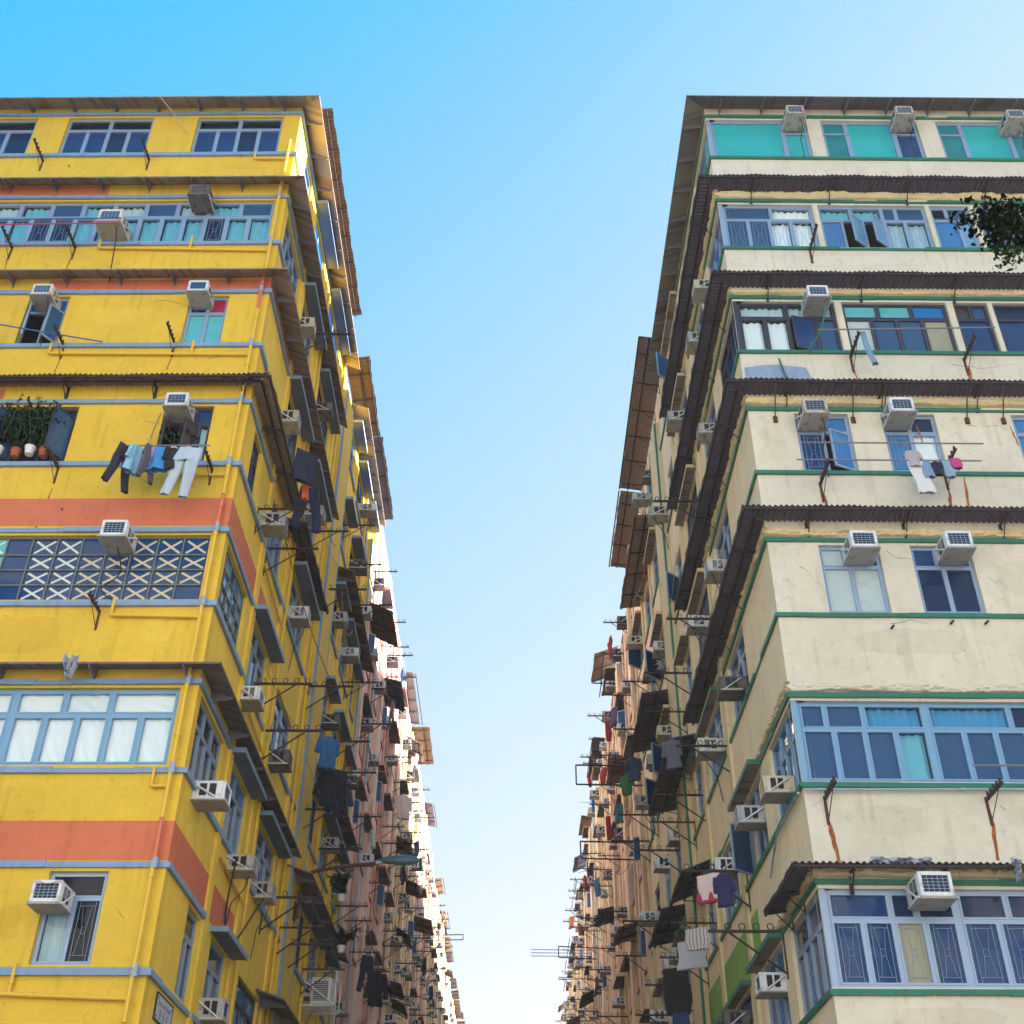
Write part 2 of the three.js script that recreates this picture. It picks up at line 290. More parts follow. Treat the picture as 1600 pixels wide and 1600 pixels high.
// a window: rows from the top, each [share of the height, number of lights or list of shares]
// cell(r, c) -> { g: pane material, open: degrees, drape, crumple, grille, tape, none }
function windowUnit(B, F, a0, a1, b0, b1, o = {}) {
  const rec = o.rec ?? 0.07, fw = o.fw ?? 0.042, mw = o.mw ?? 0.036, dep = 0.06, fm = new MB(), mat = o.frame ?? M.alu;
  const c0 = -rec - dep, c1 = -rec;
  fm.box(F, a0, a0 + fw, b0, b1, c0, c1); fm.box(F, a1 - fw, a1, b0, b1, c0, c1);
  fm.box(F, a0 + fw, a1 - fw, b0, b0 + fw, c0, c1); fm.box(F, a0 + fw, a1 - fw, b1 - fw, b1, c0, c1);
  const cells = []; let top = b1 - fw; const Hh = b1 - b0 - 2 * fw, sumH = o.rows.reduce((s, r) => s + r[0], 0);
  o.rows.forEach((row, ri) => {
    const h = Hh * row[0] / sumH, bot = top - h, sh = typeof row[1] === 'number' ? Array(row[1]).fill(1) : row[1], sw = sh.reduce((s, x) => s + x, 0);
    if (ri < o.rows.length - 1) fm.box(F, a0 + fw, a1 - fw, bot - mw / 2, bot + mw / 2, c0, c1 + 0.004);
    let a = a0 + fw; const lo = ri < o.rows.length - 1 ? bot + mw / 2 : bot, hi = ri ? top - mw / 2 : top;
    sh.forEach((s, ci) => {
      const w = (a1 - a0 - 2 * fw) * s / sw, e = a + w, L = ci ? a + mw / 2 : a, Rr = ci < sh.length - 1 ? e - mw / 2 : e;
      if (ci < sh.length - 1) fm.box(F, e - mw / 2, e + mw / 2, lo, hi, c0, c1 + 0.002);
      cells.push([ri, ci, L, Rr, lo, hi]); a = e;
    });
    top = bot;
  });
  const inner = [];
  for (const [ri, ci, L, Rr, lo, hi] of cells) {
    const k = o.cell ? o.cell(ri, ci) : { g: G.dark }; if (k.none) continue;
    const sw = k.sash ?? o.sash ?? 0.022;
    if (k.open) { inner.push([k, L, Rr, lo, hi, sw]); continue; }
    if (sw) { fm.box(F, L, L + sw, lo, hi, c0 + 0.01, c1 + 0.012); fm.box(F, Rr - sw, Rr, lo, hi, c0 + 0.01, c1 + 0.012); fm.box(F, L + sw, Rr - sw, lo, lo + sw, c0 + 0.01, c1 + 0.012); fm.box(F, L + sw, Rr - sw, hi - sw, hi, c0 + 0.01, c1 + 0.012); }
    inner.push([k, L, Rr, lo, hi, sw]);
  }
  const fr = fm.build('window', mat, B);
  const pc = -rec - 0.03;
  for (const [k, L, Rr, lo, hi, sw] of inner) {
    if (k.open) {
      const sign = k.open > 0 ? 1 : -1, H = sign > 0 ? F.hinge(L, 0, c1, k.open) : F.hinge(Rr, 0, c1, k.open), w = Rr - L, x0 = sign > 0 ? 0 : -w, x1 = sign > 0 ? w : 0, s = 0.035;
      const cm = new MB(); cm.box(H, x0, x0 + s, lo, hi, -0.025, 0.01); cm.box(H, x1 - s, x1, lo, hi, -0.025, 0.01); cm.box(H, x0 + s, x1 - s, lo, lo + s, -0.025, 0.01); cm.box(H, x0 + s, x1 - s, hi - s, hi, -0.025, 0.01);
      cm.build('casement', k.frame ?? mat, fr); if (fr) new MB().box(H, x0 + s, x1 - s, lo + s, hi - s, -0.012, -0.006).build('pane', k.g ?? G.dark, fr);
      continue;
    }
    const m = new MB();
    if ((k.g ?? G.dark).transmission) m.poly(F, [[L + sw, lo + sw, pc], [Rr - sw, lo + sw, pc], [Rr - sw, hi - sw, pc], [L + sw, hi - sw, pc]], [0, 0, 1]);
    else m.box(F, L + sw, Rr - sw, lo + sw, hi - sw, pc - 0.006, pc);
    m.build('pane', k.g ?? G.dark, fr);
    if (k.drape) drape(new MB(), F, L + sw, Rr - sw, lo + (k.from ?? 0) * (hi - lo), hi - sw, pc - 0.07, Math.round(L * 977 + lo * 31) + 9000, 0.022).build('curtain', k.drape, fr);
    if (k.crumple) crumple(new MB(), F, L + sw * 0.5, Rr - sw * 0.5, lo + sw * 0.5, hi - sw * 0.5, pc - 0.022, Math.round(L * 977 + lo * 31) + 9000).build('paper_sheet', k.crumple, fr);
    if (k.grille) {  // painted iron grille: a tall frame with a waisted cross and a small block in its middle
      const g = new MB(), z = pc - (k.front ? -0.02 : 0.03), x0 = L + (Rr - L) * 0.2, x1 = Rr - (Rr - L) * 0.2, y0 = lo + (hi - lo) * 0.12, y1 = hi - (hi - lo) * 0.1, xm = (x0 + x1) / 2, ym = (y0 + y1) / 2, r = 0.0045, t = (x1 - x0) * 0.14, q = (y1 - y0) * 0.07;
      for (const x of [x0, x1]) g.bar(F, [x, lo + sw, z], [x, hi - sw, z], r); for (const y of [y0, y1]) g.bar(F, [x0, y, z], [x1, y, z], r);
      for (const y of [ym - q, ym + q]) g.bar(F, [xm - t, y, z], [xm + t, y, z], r * 0.8); for (const x of [xm - t, xm + t]) g.bar(F, [x, ym - q, z], [x, ym + q, z], r * 0.8);
      for (const [x, s] of [[xm - t, -1], [xm + t, 1]]) { g.bar(F, [x, ym + q, z], [xm + s * t * 2.2, y1, z], r * 0.8); g.bar(F, [x, ym - q, z], [xm + s * t * 2.2, y0, z], r * 0.8); }
      g.build('grille', M.guard, fr);
    }
    if (k.tape) for (const s of [0, 1]) {  // a cross of adhesive tape
      const x0 = L + 0.05, x1 = Rr - 0.04, y0 = lo + 0.04, y1 = hi - 0.04, P = s ? [x0, y0] : [x0, y1], Q = s ? [x1, y1] : [x1, y0], dx = Q[0] - P[0], dy = Q[1] - P[1], l = Math.hypot(dx, dy), nx = -dy / l * 0.021, ny = dx / l * 0.021, z = pc + 0.003 + 0.002 * s;
      new MB().poly(F, [[P[0] + nx, P[1] + ny, z], [P[0] - nx, P[1] - ny, z], [Q[0] - nx, Q[1] - ny, z], [Q[0] + nx, Q[1] + ny, z]], [0, 0, 1]).build('tape_strip', k.tape, fr);
    }
  }
  return fr;
}
function ledge(B, F, a0, a1, b, mat, o = {}) {   // laid flat by flat, never quite level, with a few chipped lips
  const r = rng(Math.round(a0 * 31 + b * 177 + a1 * 7) + 4000), m = new MB(), h = o.h ?? 0.1, c = o.c ?? 0.065;
  for (let a = a0; a < a1 - 1e-4;) { const e = Math.min(a1, a + 0.5 + 2.4 * r() * r()), q = e > a1 - 0.3 ? a1 : e, chip = r() < 0.12 && a > a0; m.box(F, a, q, b - h / 2 + (r() - 0.5) * 0.012, b + h / 2 + (r() - 0.5) * 0.012 - (chip ? 0.03 * r() : 0), 0, c - (chip ? 0.02 : 0) + (a > a0 && q < a1 ? (r() - 0.5) * 0.008 : 0)); a = q; }
  return m.build(o.name ?? 'sill_ledge', mat, B);
}
function patch(B, F, a, b, w, h, mat, seed) {   // a repaired area of render with its own ragged outline
  const r = rng(seed), n = 22, P = []; for (let i = 0; i < n; i++) { const k = i / n * 2 * Math.PI, q = Math.pow(Math.abs(Math.cos(k)) ** 4 + Math.abs(Math.sin(k)) ** 4, -0.25) * (0.86 + 0.22 * r()); P.push([a + w / 2 * q * Math.cos(k), b + h / 2 * q * Math.sin(k), 0.0025]); }
  const m = new MB(); for (let i = 0; i < n; i++) m.poly(F, [[a, b, 0.0025], P[i], P[(i + 1) % n]], [0, 0, 1]); return m.build('repair_patch', mat, B);
}
function crack(B, F, a, b, len, ang, mat, seed) {
  const r = rng(seed), m = new MB(); let p = [a, b], d = ang; const n = 12; for (let i = 0; i < n; i++) { d += (r() - 0.5) * 0.9; const q = [p[0] + Math.cos(d) * len / n, p[1] + Math.sin(d) * len / n], w = 0.004 * (1 - i / n) + 0.0015; m.poly(F, [[p[0], p[1] - w, 0.002], [q[0], q[1] - w, 0.002], [q[0], q[1] + w, 0.002], [p[0], p[1] + w, 0.002]], [0, 0, 1]); p = q; d = d * 0.8 + ang * 0.2; }
  return m.build('crack', mat, B);
}
function slack(B, F, P, Q, sag, mat, r = 0.009) { const w = []; for (let i = 0; i <= 14; i++) { const t = i / 14; w.push(F.p(P[0] + (Q[0] - P[0]) * t, P[1] + (Q[1] - P[1]) * t - sag * 4 * t * (1 - t), P[2] + (Q[2] - P[2]) * t)); } return new MB().tube(w, r, 4).build('cable', mat, B); }
function band(B, F, a0, a1, b0, b1, mat, c = 0.004) { return new MB().box(F, a0, a1, b0, b1, -0.02, c, 'k').build('painted_band', mat, B); }
// a flat sheet awning: mitred at an end when corner is 's' (start) or 'e' (end)
function flatCanopy(B, F, a0, a1, b, w, drop, corner, mat, ribMat, step = 1.05, ribAt = 0.5, name = 'canopy') {
  const m = new MB(), t = 0.035, A0 = corner === 's' ? a0 - w : a0, A1 = corner === 'e' ? a1 + w : a1;
  m.poly(F, [[a0, b, 0], [a1, b, 0], [A1, b - drop, w], [A0, b - drop, w]], [0, -1, 0.3]);
  m.poly(F, [[a0, b + t, 0], [a1, b + t, 0], [A1, b - drop + t, w], [A0, b - drop + t, w]], [0, 1, 0.3]);
  m.poly(F, [[A0, b - drop, w], [A1, b - drop, w], [A1, b - drop + t, w], [A0, b - drop + t, w]], [0, 0, 1]);
  if (corner !== 's') m.poly(F, [[a0, b, 0], [a0, b - drop, w], [a0, b - drop + t, w], [a0, b + t, 0]], [-1, 0, 0]);
  if (corner !== 'e') m.poly(F, [[a1, b, 0], [a1, b - drop, w], [a1, b - drop + t, w], [a1, b + t, 0]], [1, 0, 0]);
  const can = m.build(name, mat, B);
  for (let a = a0 + ribAt; a < a1 - 0.1; a += step) {
    const r = new MB(), s = 0.012, P = [[b - 0.004, 0], [b - 0.30, 0], [b - 0.22, w * 0.10], [b - drop - 0.035, w * 0.9], [b - drop * 0.97 - 0.004, w * 0.97]];
    for (const x of [-s, s]) r.poly(F, P.map(([y, c]) => [a + x, y, c]), [x, 0, 0]);
    for (let i = 0; i < P.length; i++) { const p = P[i], q = P[(i + 1) % P.length]; r.poly(F, [[a - s, p[0], p[1]], [a + s, p[0], p[1]], [a + s, q[0], q[1]], [a - s, q[0], q[1]]], [0, i < 3 ? -1 : 1, 0.2]); }
    r.build('bracket', ribMat, can);
  }
  return can;
}
function corrCanopy(B, F, a0, a1, b, w, drop, corner, mat, o = {}) {
  const pitch = o.pitch ?? 0.1, amp = o.amp ?? 0.02, seg = o.seg ?? 6, A0 = corner === 's' ? a0 - w : a0, A1 = corner === 'e' ? a1 + w : a1;
  const n = Math.max(4, Math.round((A1 - A0) / pitch * seg)), m = new MB(), base = 0, rr = rng(Math.round(a0 * 100 + b * 77) + 5000), ph = rr() * 6;
  for (let i = 0; i <= n; i++) {
    const a = A0 + (A1 - A0) * i / n; let ci = 0; if (corner === 's' && a < a0) ci = (a0 - a); if (corner === 'e' && a > a1) ci = (a - a1);
    const wv = amp * Math.sin(a / pitch * 2 * Math.PI), sl = amp * 2 * Math.PI / pitch * Math.cos(a / pitch * 2 * Math.PI), rag = w + 0.012 * Math.sin(a * 3.1 + ph) + 0.008 * Math.sin(a * 11 + ph);
    const nn = F.d(-sl, 1, drop / w).normalize();
    for (const [c, e, s] of [[ci, 0, 1], [rag, 0, 1], [ci, -0.006, -1], [rag, -0.006, -1]]) {
      const q = F.p(a, b - drop * c / w + wv + e, Math.max(c, 0.001)); m.pos.push(q.x, q.y, q.z); m.nor.push(nn.x * s, nn.y * s, nn.z * s); m.uv.push(a, c);
    }
  }
  const left = F.u.clone().cross(F.v).dot(F.n) < 0, tri = (x, y, z) => left ? m.idx.push(x, z, y) : m.idx.push(x, y, z);
  for (let i = 0; i < n; i++) { const k = i * 4; tri(k, k + 1, k + 5); tri(k, k + 5, k + 4); tri(k + 2, k + 7, k + 3); tri(k + 2, k + 6, k + 7); tri(k + 1, k + 3, k + 7); tri(k + 1, k + 7, k + 5); }
  const can = m.build(o.name ?? 'canopy', mat, B), rm = o.rib ?? M.iron;
  const at = (c) => b - drop * c / w - amp - 0.012;
  for (const c of o.rails ?? [w * 0.5, w * 0.93]) new MB().box(F, A0 + (corner === 's' ? w - c : 0), A1 - (corner === 'e' ? w - c : 0), at(c) - 0.04, at(c), c - 0.02, c + 0.02).build('rail', rm, can);
  for (let a = a0 + (o.at ?? 0.7); a < a1 - 0.05; a += o.step ?? 1.7) {
    const r = new MB(); r.bar(F, [a, at(0) - 0.05, 0], [a, at(w) - 0.045, w * 0.95], 0.028); r.bar(F, [a, at(0) - 0.36, 0.01], [a, at(w) - 0.06, w * 0.6], 0.012); r.box(F, a - 0.03, a + 0.03, at(0) - 0.4, at(0) - 0.02, 0, 0.012);
    r.build('bracket', rm, can);
  }
  return can;
}
function roughStrip(B, F, a0, a1, b0, b1, depth, mat, seed, name = 'broken_cornice', corner) {
  const n = fbm([tileNoise(7, 3, seed), tileNoise(19, 7, seed + 1), tileNoise(61, 11, seed + 2)]), hi = fbm([tileNoise(43, 9, seed + 3), tileNoise(97, 21, seed + 4)]), m = new MB(), L = a1 - a0;
  m.grid(Math.round(L / 0.03), 12, (u, v) => {
    const k = n(u * Math.max(1, Math.round(L / 3)) , v * 0.45), a = a0 + u * L, t = v * Math.PI, q = depth * (0.35 + 0.65 * Math.pow(Math.max(0, Math.sin(t)), 0.35)) * (0.15 + 1.1 * k + 0.9 * (hi(u * Math.max(1, Math.round(L / 3)), v * 0.6) - 0.5));
    const ends = v < 0.01 || v > 0.99 ? -0.02 : q; const e2 = (corner && ((corner === 'l' && u < 0.02) || (corner === 'r' && u > 0.98))) ? 0.9 : 1;
    return F.p(a - (corner === 'l' ? (1 - Math.min(1, u * L / 0.3)) * q : 0), b0 + v * (b1 - b0) + 0.05 * (n(u * 3 + 0.4, 0.7) - 0.5) * (1 - v), ends * e2);
  });
  return m.build(name, mat, B);
}
function stain(B, F, a, bTop, len, w, mat, seed) {   // a run of rust below a bracket, with its own ragged outline
  const r = rng(seed), n = 9, L = [], Rr = [];
  for (let i = 0; i <= n; i++) { const t = i / n, ww = w * (0.35 + 0.75 * Math.sin(Math.min(1, t * 1.25) * 2.4)) * (0.8 + 0.4 * r()), x = a + 0.10 * t * (seed % 2 ? 1 : -1) * len + (r() - 0.5) * 0.015; L.push([x - ww / 2, bTop - t * len]); Rr.push([x + ww / 2, bTop - t * len]); }
  const m = new MB(); for (let i = 0; i < n; i++) m.poly(F, [[...L[i], 0.003], [...Rr[i], 0.003], [...Rr[i + 1], 0.003], [...L[i + 1], 0.003]], [0, 0, 1]);
  return m.build('rust_stain', mat, B);
}
function pipeRun(B, F, pts, r, mat, name = 'drain_pipe', collars = 1.3) {
  const w = pts.map((q) => F.p(...q)), m = new MB(); m.tube(w, r, 8);
  for (let i = 0; i < w.length - 1; i++) { const len = w[i].distanceTo(w[i + 1]); const d = w[i + 1].clone().sub(w[i]).normalize(); for (let t = 0.25; t < len - 0.1; t += collars) { const c = w[i].clone().addScaledVector(d, t); m.rod(c.clone().addScaledVector(d, -0.03), c.clone().addScaledVector(d, 0.03), r * 1.35, 8); } }
  return m.build(name, mat, B);
}
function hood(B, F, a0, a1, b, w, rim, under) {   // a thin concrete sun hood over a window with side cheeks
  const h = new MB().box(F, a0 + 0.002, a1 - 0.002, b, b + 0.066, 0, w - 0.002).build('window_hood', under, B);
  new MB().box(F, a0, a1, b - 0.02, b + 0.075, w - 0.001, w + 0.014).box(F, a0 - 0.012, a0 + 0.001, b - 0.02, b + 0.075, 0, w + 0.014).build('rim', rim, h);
  return h;
}
// ---------------------------------------------------------------- things cloned along the walls
function makeAC(kind) {
  const t = proto('air_conditioner', 'air conditioner'), F = W0, body = [M.acWhite, M.acBeige, M.acGrey, M.acWhite, M.acRusty, M.acYellow, M.acDark, M.acGrey][kind], w = 0.205, h = 0.3, d = 0.45;
  const c = new MB(); c.cbox(F, -w, w, 0, h, -0.12, d - 0.03, 0.012);
  for (const s of [-1, 1]) c.cbox(F, s > 0 ? w - 0.045 : -w, s > 0 ? w : -w + 0.045, 0, h, d - 0.029, d + 0.01, 0.008);
  c.box(F, -w + 0.045, w - 0.045, 0, 0.05, d - 0.029, d + 0.008); c.box(F, -w + 0.045, w - 0.045, h - 0.045, h, d - 0.029, d + 0.008);
  c.build('case', body, t);
  new MB().box(F, -w + 0.046, w - 0.046, 0.051, h - 0.046, d - 0.028, d - 0.014).build('condenser', kind % 2 ? M.coilBlue : M.coil, t);
  if (kind === 6 || kind === 5) { const g = new MB(); for (let i = 1; i < 9; i++) { const y = 0.05 + (h - 0.095) * i / 9; g.box(F, -w + 0.046, w - 0.046, y - 0.006, y + 0.006, d - 0.014, d + 0.002); } g.build('louver', body, t); }
  else if (kind !== 3 && kind !== 7) {
    const g = new MB(), z = d - 0.004; for (let i = 1; i < 5; i++) { const x = -w + 0.045 + (2 * w - 0.09) * i / 5; g.box(F, x - 0.003, x + 0.003, 0.05, h - 0.045, z - 0.004, z + 0.004); }
    for (let i = 1; i < 5; i++) { const y = 0.05 + (h - 0.095) * i / 5; g.box(F, -w + 0.045, w - 0.045, y - 0.003, y + 0.003, z - 0.003, z + 0.005); }
    g.build('guard_grid', M.guard, t);
  }
  for (const s of [-1, 1]) for (const [z0, z1] of [[0.10, 0.20], [0.235, 0.335]]) {
    const a = s > 0 ? w - 0.004 : -w - 0.004;
    const vent = new MB().box(F, a, a + 0.008, 0.055, h - 0.05, z0, z1).build('side_vent', M.vent, t);
    if (kind > 1) continue; const l = new MB(); for (let i = 1; i < 7; i++) { const y = 0.08 + (h - 0.14) * i / 7; l.box(F, s > 0 ? w + 0.0045 : -w - 0.009, s > 0 ? w + 0.009 : -w - 0.0045, y, y + 0.008, z0, z1); } l.build('louver', M.acGrey, vent);
  }
  new MB().box(F, -w - 0.02, w + 0.02, -0.035, -0.004, -0.02, d + 0.03).build('tray', kind === 4 ? M.acRusty : kind === 6 ? M.acDark : M.acPan, t);
  if (kind % 3 === 1) new MB().tube([V(0.12, -0.03, 0.34), V(0.15, -0.25, 0.3), V(0.1, -0.55, 0.12), V(0.13, -1.1, 0.06)], 0.011, 5).build('drain_hose', M.wire, t);
  for (const s of [-1, 1]) { const b = new MB(); b.bar(F, [s * (w + 0.03), h - 0.06, 0.0], [s * (w + 0.03), -0.01, d - 0.06], 0.016); b.bar(F, [s * (w + 0.03), -0.01, 0.0], [s * (w + 0.03), -0.01, d], 0.014); b.build('bracket', M.acWhite, t); }
  return t;
}
const AC = [0, 1, 2, 3, 4, 5, 6, 7].map(makeAC);
function makeRack(kind) {   // an iron arm that carries bamboo poles
  const t = proto('laundry_bracket', 'laundry bracket'), F = W0, L = kind === 1 ? 0.62 : 1.05;
  new MB().box(F, -0.02, 0.02, 0, 0.035, 0, L).build('arm', M.iron, t);
  if (kind === 1) new MB().bar(F, [0, -0.3, 0.01], [0, 0.0, L * 0.8], 0.007).build('brace', M.rustIron, t); else new MB().bar(F, [0, -0.55, 0.01], [0, 0.0, L * 0.72], 0.016).build('brace', M.iron, t);
  new MB().box(F, kind === 1 ? -0.02 : -0.035, kind === 1 ? 0.02 : 0.035, kind === 1 ? -0.34 : -0.62, 0.06, 0, 0.012).build('wall_plate', M.rustIron, t);
  for (let i = 0; i < 5; i++) {
    const z = L * (0.16 + 0.19 * i), m = new MB();
    if (kind === 1) { m.box(F, -0.015, 0.015, 0.036, 0.075, z - 0.02, z + 0.02); m.box(F, -0.015, 0.015, 0.076, 0.105, z - 0.008, z + 0.008); }
    else { const p = []; for (let k = 0; k <= 8; k++) { const q = (-70 + k * 40) * RAD; p.push(V(0, 0.035 + 0.05 + 0.045 * Math.sin(q), z + 0.045 * Math.cos(q))); } m.tube(p, 0.008, 4); }
    m.build('hook', M.iron, t);
  }
  return t;
}
const RACK = [makeRack(0), makeRack(1)];
// garments hang from y = 0; x across, z out
function lofted(m, rings, o, dir, side) {  // rings: [t, half width, half depth]
  const n = 18; m.grid(n, rings.length - 1, (u, v) => { const r = rings[Math.round(v * (rings.length - 1))], k = u * 2 * Math.PI; const fold = 1 + 0.42 * Math.sin(k * 5 + r[0] * 4 + o.ph) + 0.3 * Math.sin(k * 9 - r[0] * 7 + o.ph); return V(o.x + dir.x * r[0] + side.x * r[1] * Math.cos(k), o.y + dir.y * r[0] + side.y * r[1] * Math.cos(k), o.z + r[2] * Math.sin(k) * fold + 0.03 * Math.sin(r[0] * 6 + o.ph)); });
}
function garment(kind, mat, label, F, a, b, c, o = {}) {
  const m = new MB(), s = o.s ?? 1, ph = o.ph ?? (a * 3.3 + b * 1.7) % 6, dn = V(0, -1, 0), sx = V(1, 0, 0);
  const q = (l) => l.map(([t, w, d]) => [t * s, w * s, d * s]);
  if (kind === 'shirt' || kind === 'jacket') {
    const l = kind === 'jacket' ? 0.78 : 0.68;
    lofted(m, q([[0, 0.05, 0.02], [0.03, 0.10, 0.04], [0.09, 0.165, 0.06], [0.16, 0.17, 0.065], [0.26, 0.165, 0.07], [0.36, 0.172, 0.065], [0.46, 0.166, 0.07], [l - 0.1, 0.178, 0.065], [l, 0.172 + 0.02 * Math.sin(ph), 0.06]]), { x: 0, y: 0, z: 0, ph }, dn, sx);
    for (const g of [-1, 1]) { const e = V(g * (0.16 + 0.1 * Math.sin(ph * 3 + g)), -0.97, 0.06 * g).normalize(); lofted(m, q([[0, 0.06, 0.03], [0.12, 0.068, 0.045], [0.2, 0.058, 0.045], [0.3, 0.062, 0.04], [kind === 'jacket' ? 0.56 : 0.34, 0.055, 0.035]]), { x: g * 0.145 * s, y: -0.06 * s, z: 0, ph: ph + g }, e, V(-e.y * g, e.x * g, 0)); }
  } else if (kind === 'trousers') {
    lofted(m, q([[0, 0.18, 0.03], [0.06, 0.185, 0.04], [0.22, 0.2, 0.055], [0.3, 0.2, 0.05]]), { x: 0, y: 0, z: 0, ph }, dn, sx);
    for (const g of [-1, 1]) { const e = V(g * (0.05 + (o.spread ?? 0.06)), -1, 0).normalize(); lofted(m, q([[0, 0.09, 0.045], [0.1, 0.1, 0.05], [0.35, 0.085, 0.045], [0.7, 0.075, 0.035]]), { x: g * 0.1 * s, y: -0.24 * s, z: 0, ph: ph + g * 2 }, e, V(-e.y, e.x, 0)); }
  } else {   // towel, cloth, sheet
    const w = (o.w ?? 0.5) / 2, h = o.h ?? 0.8; lofted(m, Array.from({ length: 9 }, (_, i) => [h * i / 8, w * (1 - 0.12 * Math.sin(i * 0.9 + ph) * (i / 8)), (o.d ?? 0.03) * (0.6 + i / 8)]), { x: 0, y: 0, z: 0, ph }, V(o.lean ?? 0, -1, 0), sx);
  }
  const g = m.build(kind, mat); g.position.copy(F.p(a, b, c)); g.rotation.y = Math.atan2(F.n.x, F.n.z) + (o.turn ?? 0); g.rotation.z = o.tilt ?? 0;
  return tag(g, label, { sheet: 'bed sheet', cloth: 'cloth' }[kind] ?? kind);
}
function plantAt(F, a, b, c, o) {   // a leafy pot plant: pot, stems, leaves
  const t = thing('pot_plant', o.label, 'plant', F.p(a, b, c), o.group), r = rng(o.seed), base = F.p(a, b, c);
  if (o.pot !== false) { const m = new MB(); m.rod(base.clone(), base.clone().add(V(0, 0.15, 0)), 0.075, 12, 0.1); m.rod(base.clone().add(V(0, 0.15, 0)), base.clone().add(V(0, 0.175, 0)), 0.11, 12); m.build('pot', o.potMat ?? M.pot, t); }
  const st = new MB(), lf = new MB(), lf2 = new MB(), y0 = o.pot === false ? 0 : 0.17;
  for (let i = 0; i < (o.stems ?? 7); i++) {
    let p = base.clone().add(V(0, y0, 0)); const d = F.d((r() - 0.5) * 1.2 * (o.spread ?? 1), 1 + (o.rise ?? 0) * r(), (r() - 0.35) * 0.8).normalize(); const len = (o.h ?? 0.5) * (0.55 + 0.6 * r()), n = 9;
    for (let k = 0; k < n; k++) {
      const q = p.clone().addScaledVector(d, len / n); d.add(F.d((r() - 0.5) * 0.45, (o.droop ?? -0.04) - 0.02 * k, (r() - 0.5) * 0.4)).normalize(); st.rod(p, q, 0.006, 4); p = q;
      for (let j = 0; j < (o.leaves ?? 4); j++) leafQuad(k + j & 1 ? lf : lf2, p, r, (o.leaf ?? 0.06) * (0.6 + 0.8 * r()));
    }
  }
  st.build('stem', M.plantDark, t); lf.build('foliage', o.m1 ?? M.plant, t).userData.kind = 'stuff'; lf2.build('foliage', o.m2 ?? M.plantDark, t).userData.kind = 'stuff';
  return t;
}
function leafQuad(m, p, r, s) {
  const d = V(r() - 0.5, r() * 0.9 - 0.35, r() - 0.5).normalize(), e = V(r() - 0.5, r() - 0.5, r() - 0.5).cross(d).normalize(), n = d.clone().cross(e), q = (x, y, z) => p.clone().addScaledVector(d, x * s).addScaledVector(e, y * s).addScaledVector(n, z * s);
  const v = [q(0, 0, 0), q(0.45, 0.28, 0.06), q(1, 0, 0), q(0.45, -0.28, 0.06), q(0.5, 0, -0.02)], k = m.pos.length / 3;
  for (const w of v) { m.pos.push(w.x, w.y, w.z); m.nor.push(n.x, n.y, n.z); m.uv.push(0, 0); }
  m.idx.push(k, k + 1, k + 4, k + 1, k + 2, k + 4, k + 2, k + 3, k + 4, k + 3, k, k + 4);
}
function pole(F, a0, b0, c0, a1, b1, c1, mat, label, r = 0.016, group) { const m = new MB(); m.rod(F.p(a0, b0, c0), F.p(a1, b1, c1), r, 7); return tag(m.build('drying_pole', mat), label, 'drying pole', group); }
// ---------------------------------------------------------------- ground
{
  const g = (n, w0, w1, z0, z1, y, mat) => { const m = new MB(); m.box(W0, w0, w1, y - 0.3, y, z0, z1); const o = m.build(n, mat); o.userData.kind = 'structure'; return o; };
  g('ground', -900, 900, -900, 900, -0.02, M.concrete);
  g('road', -60, 60, -9.5, 30, 0.0, M.asphalt);
  g('alley_road', XL + 2.2, XR - 2.2, -150, -9.49, 0.004, M.asphalt);
  g('pavement', -60, XL + 2.0, -ZL + 0.2, -9.6, 0.12, M.concrete); g('pavement', XR - 2.0, 60, -ZR + 0.2, -9.6, 0.12, M.concrete);
}
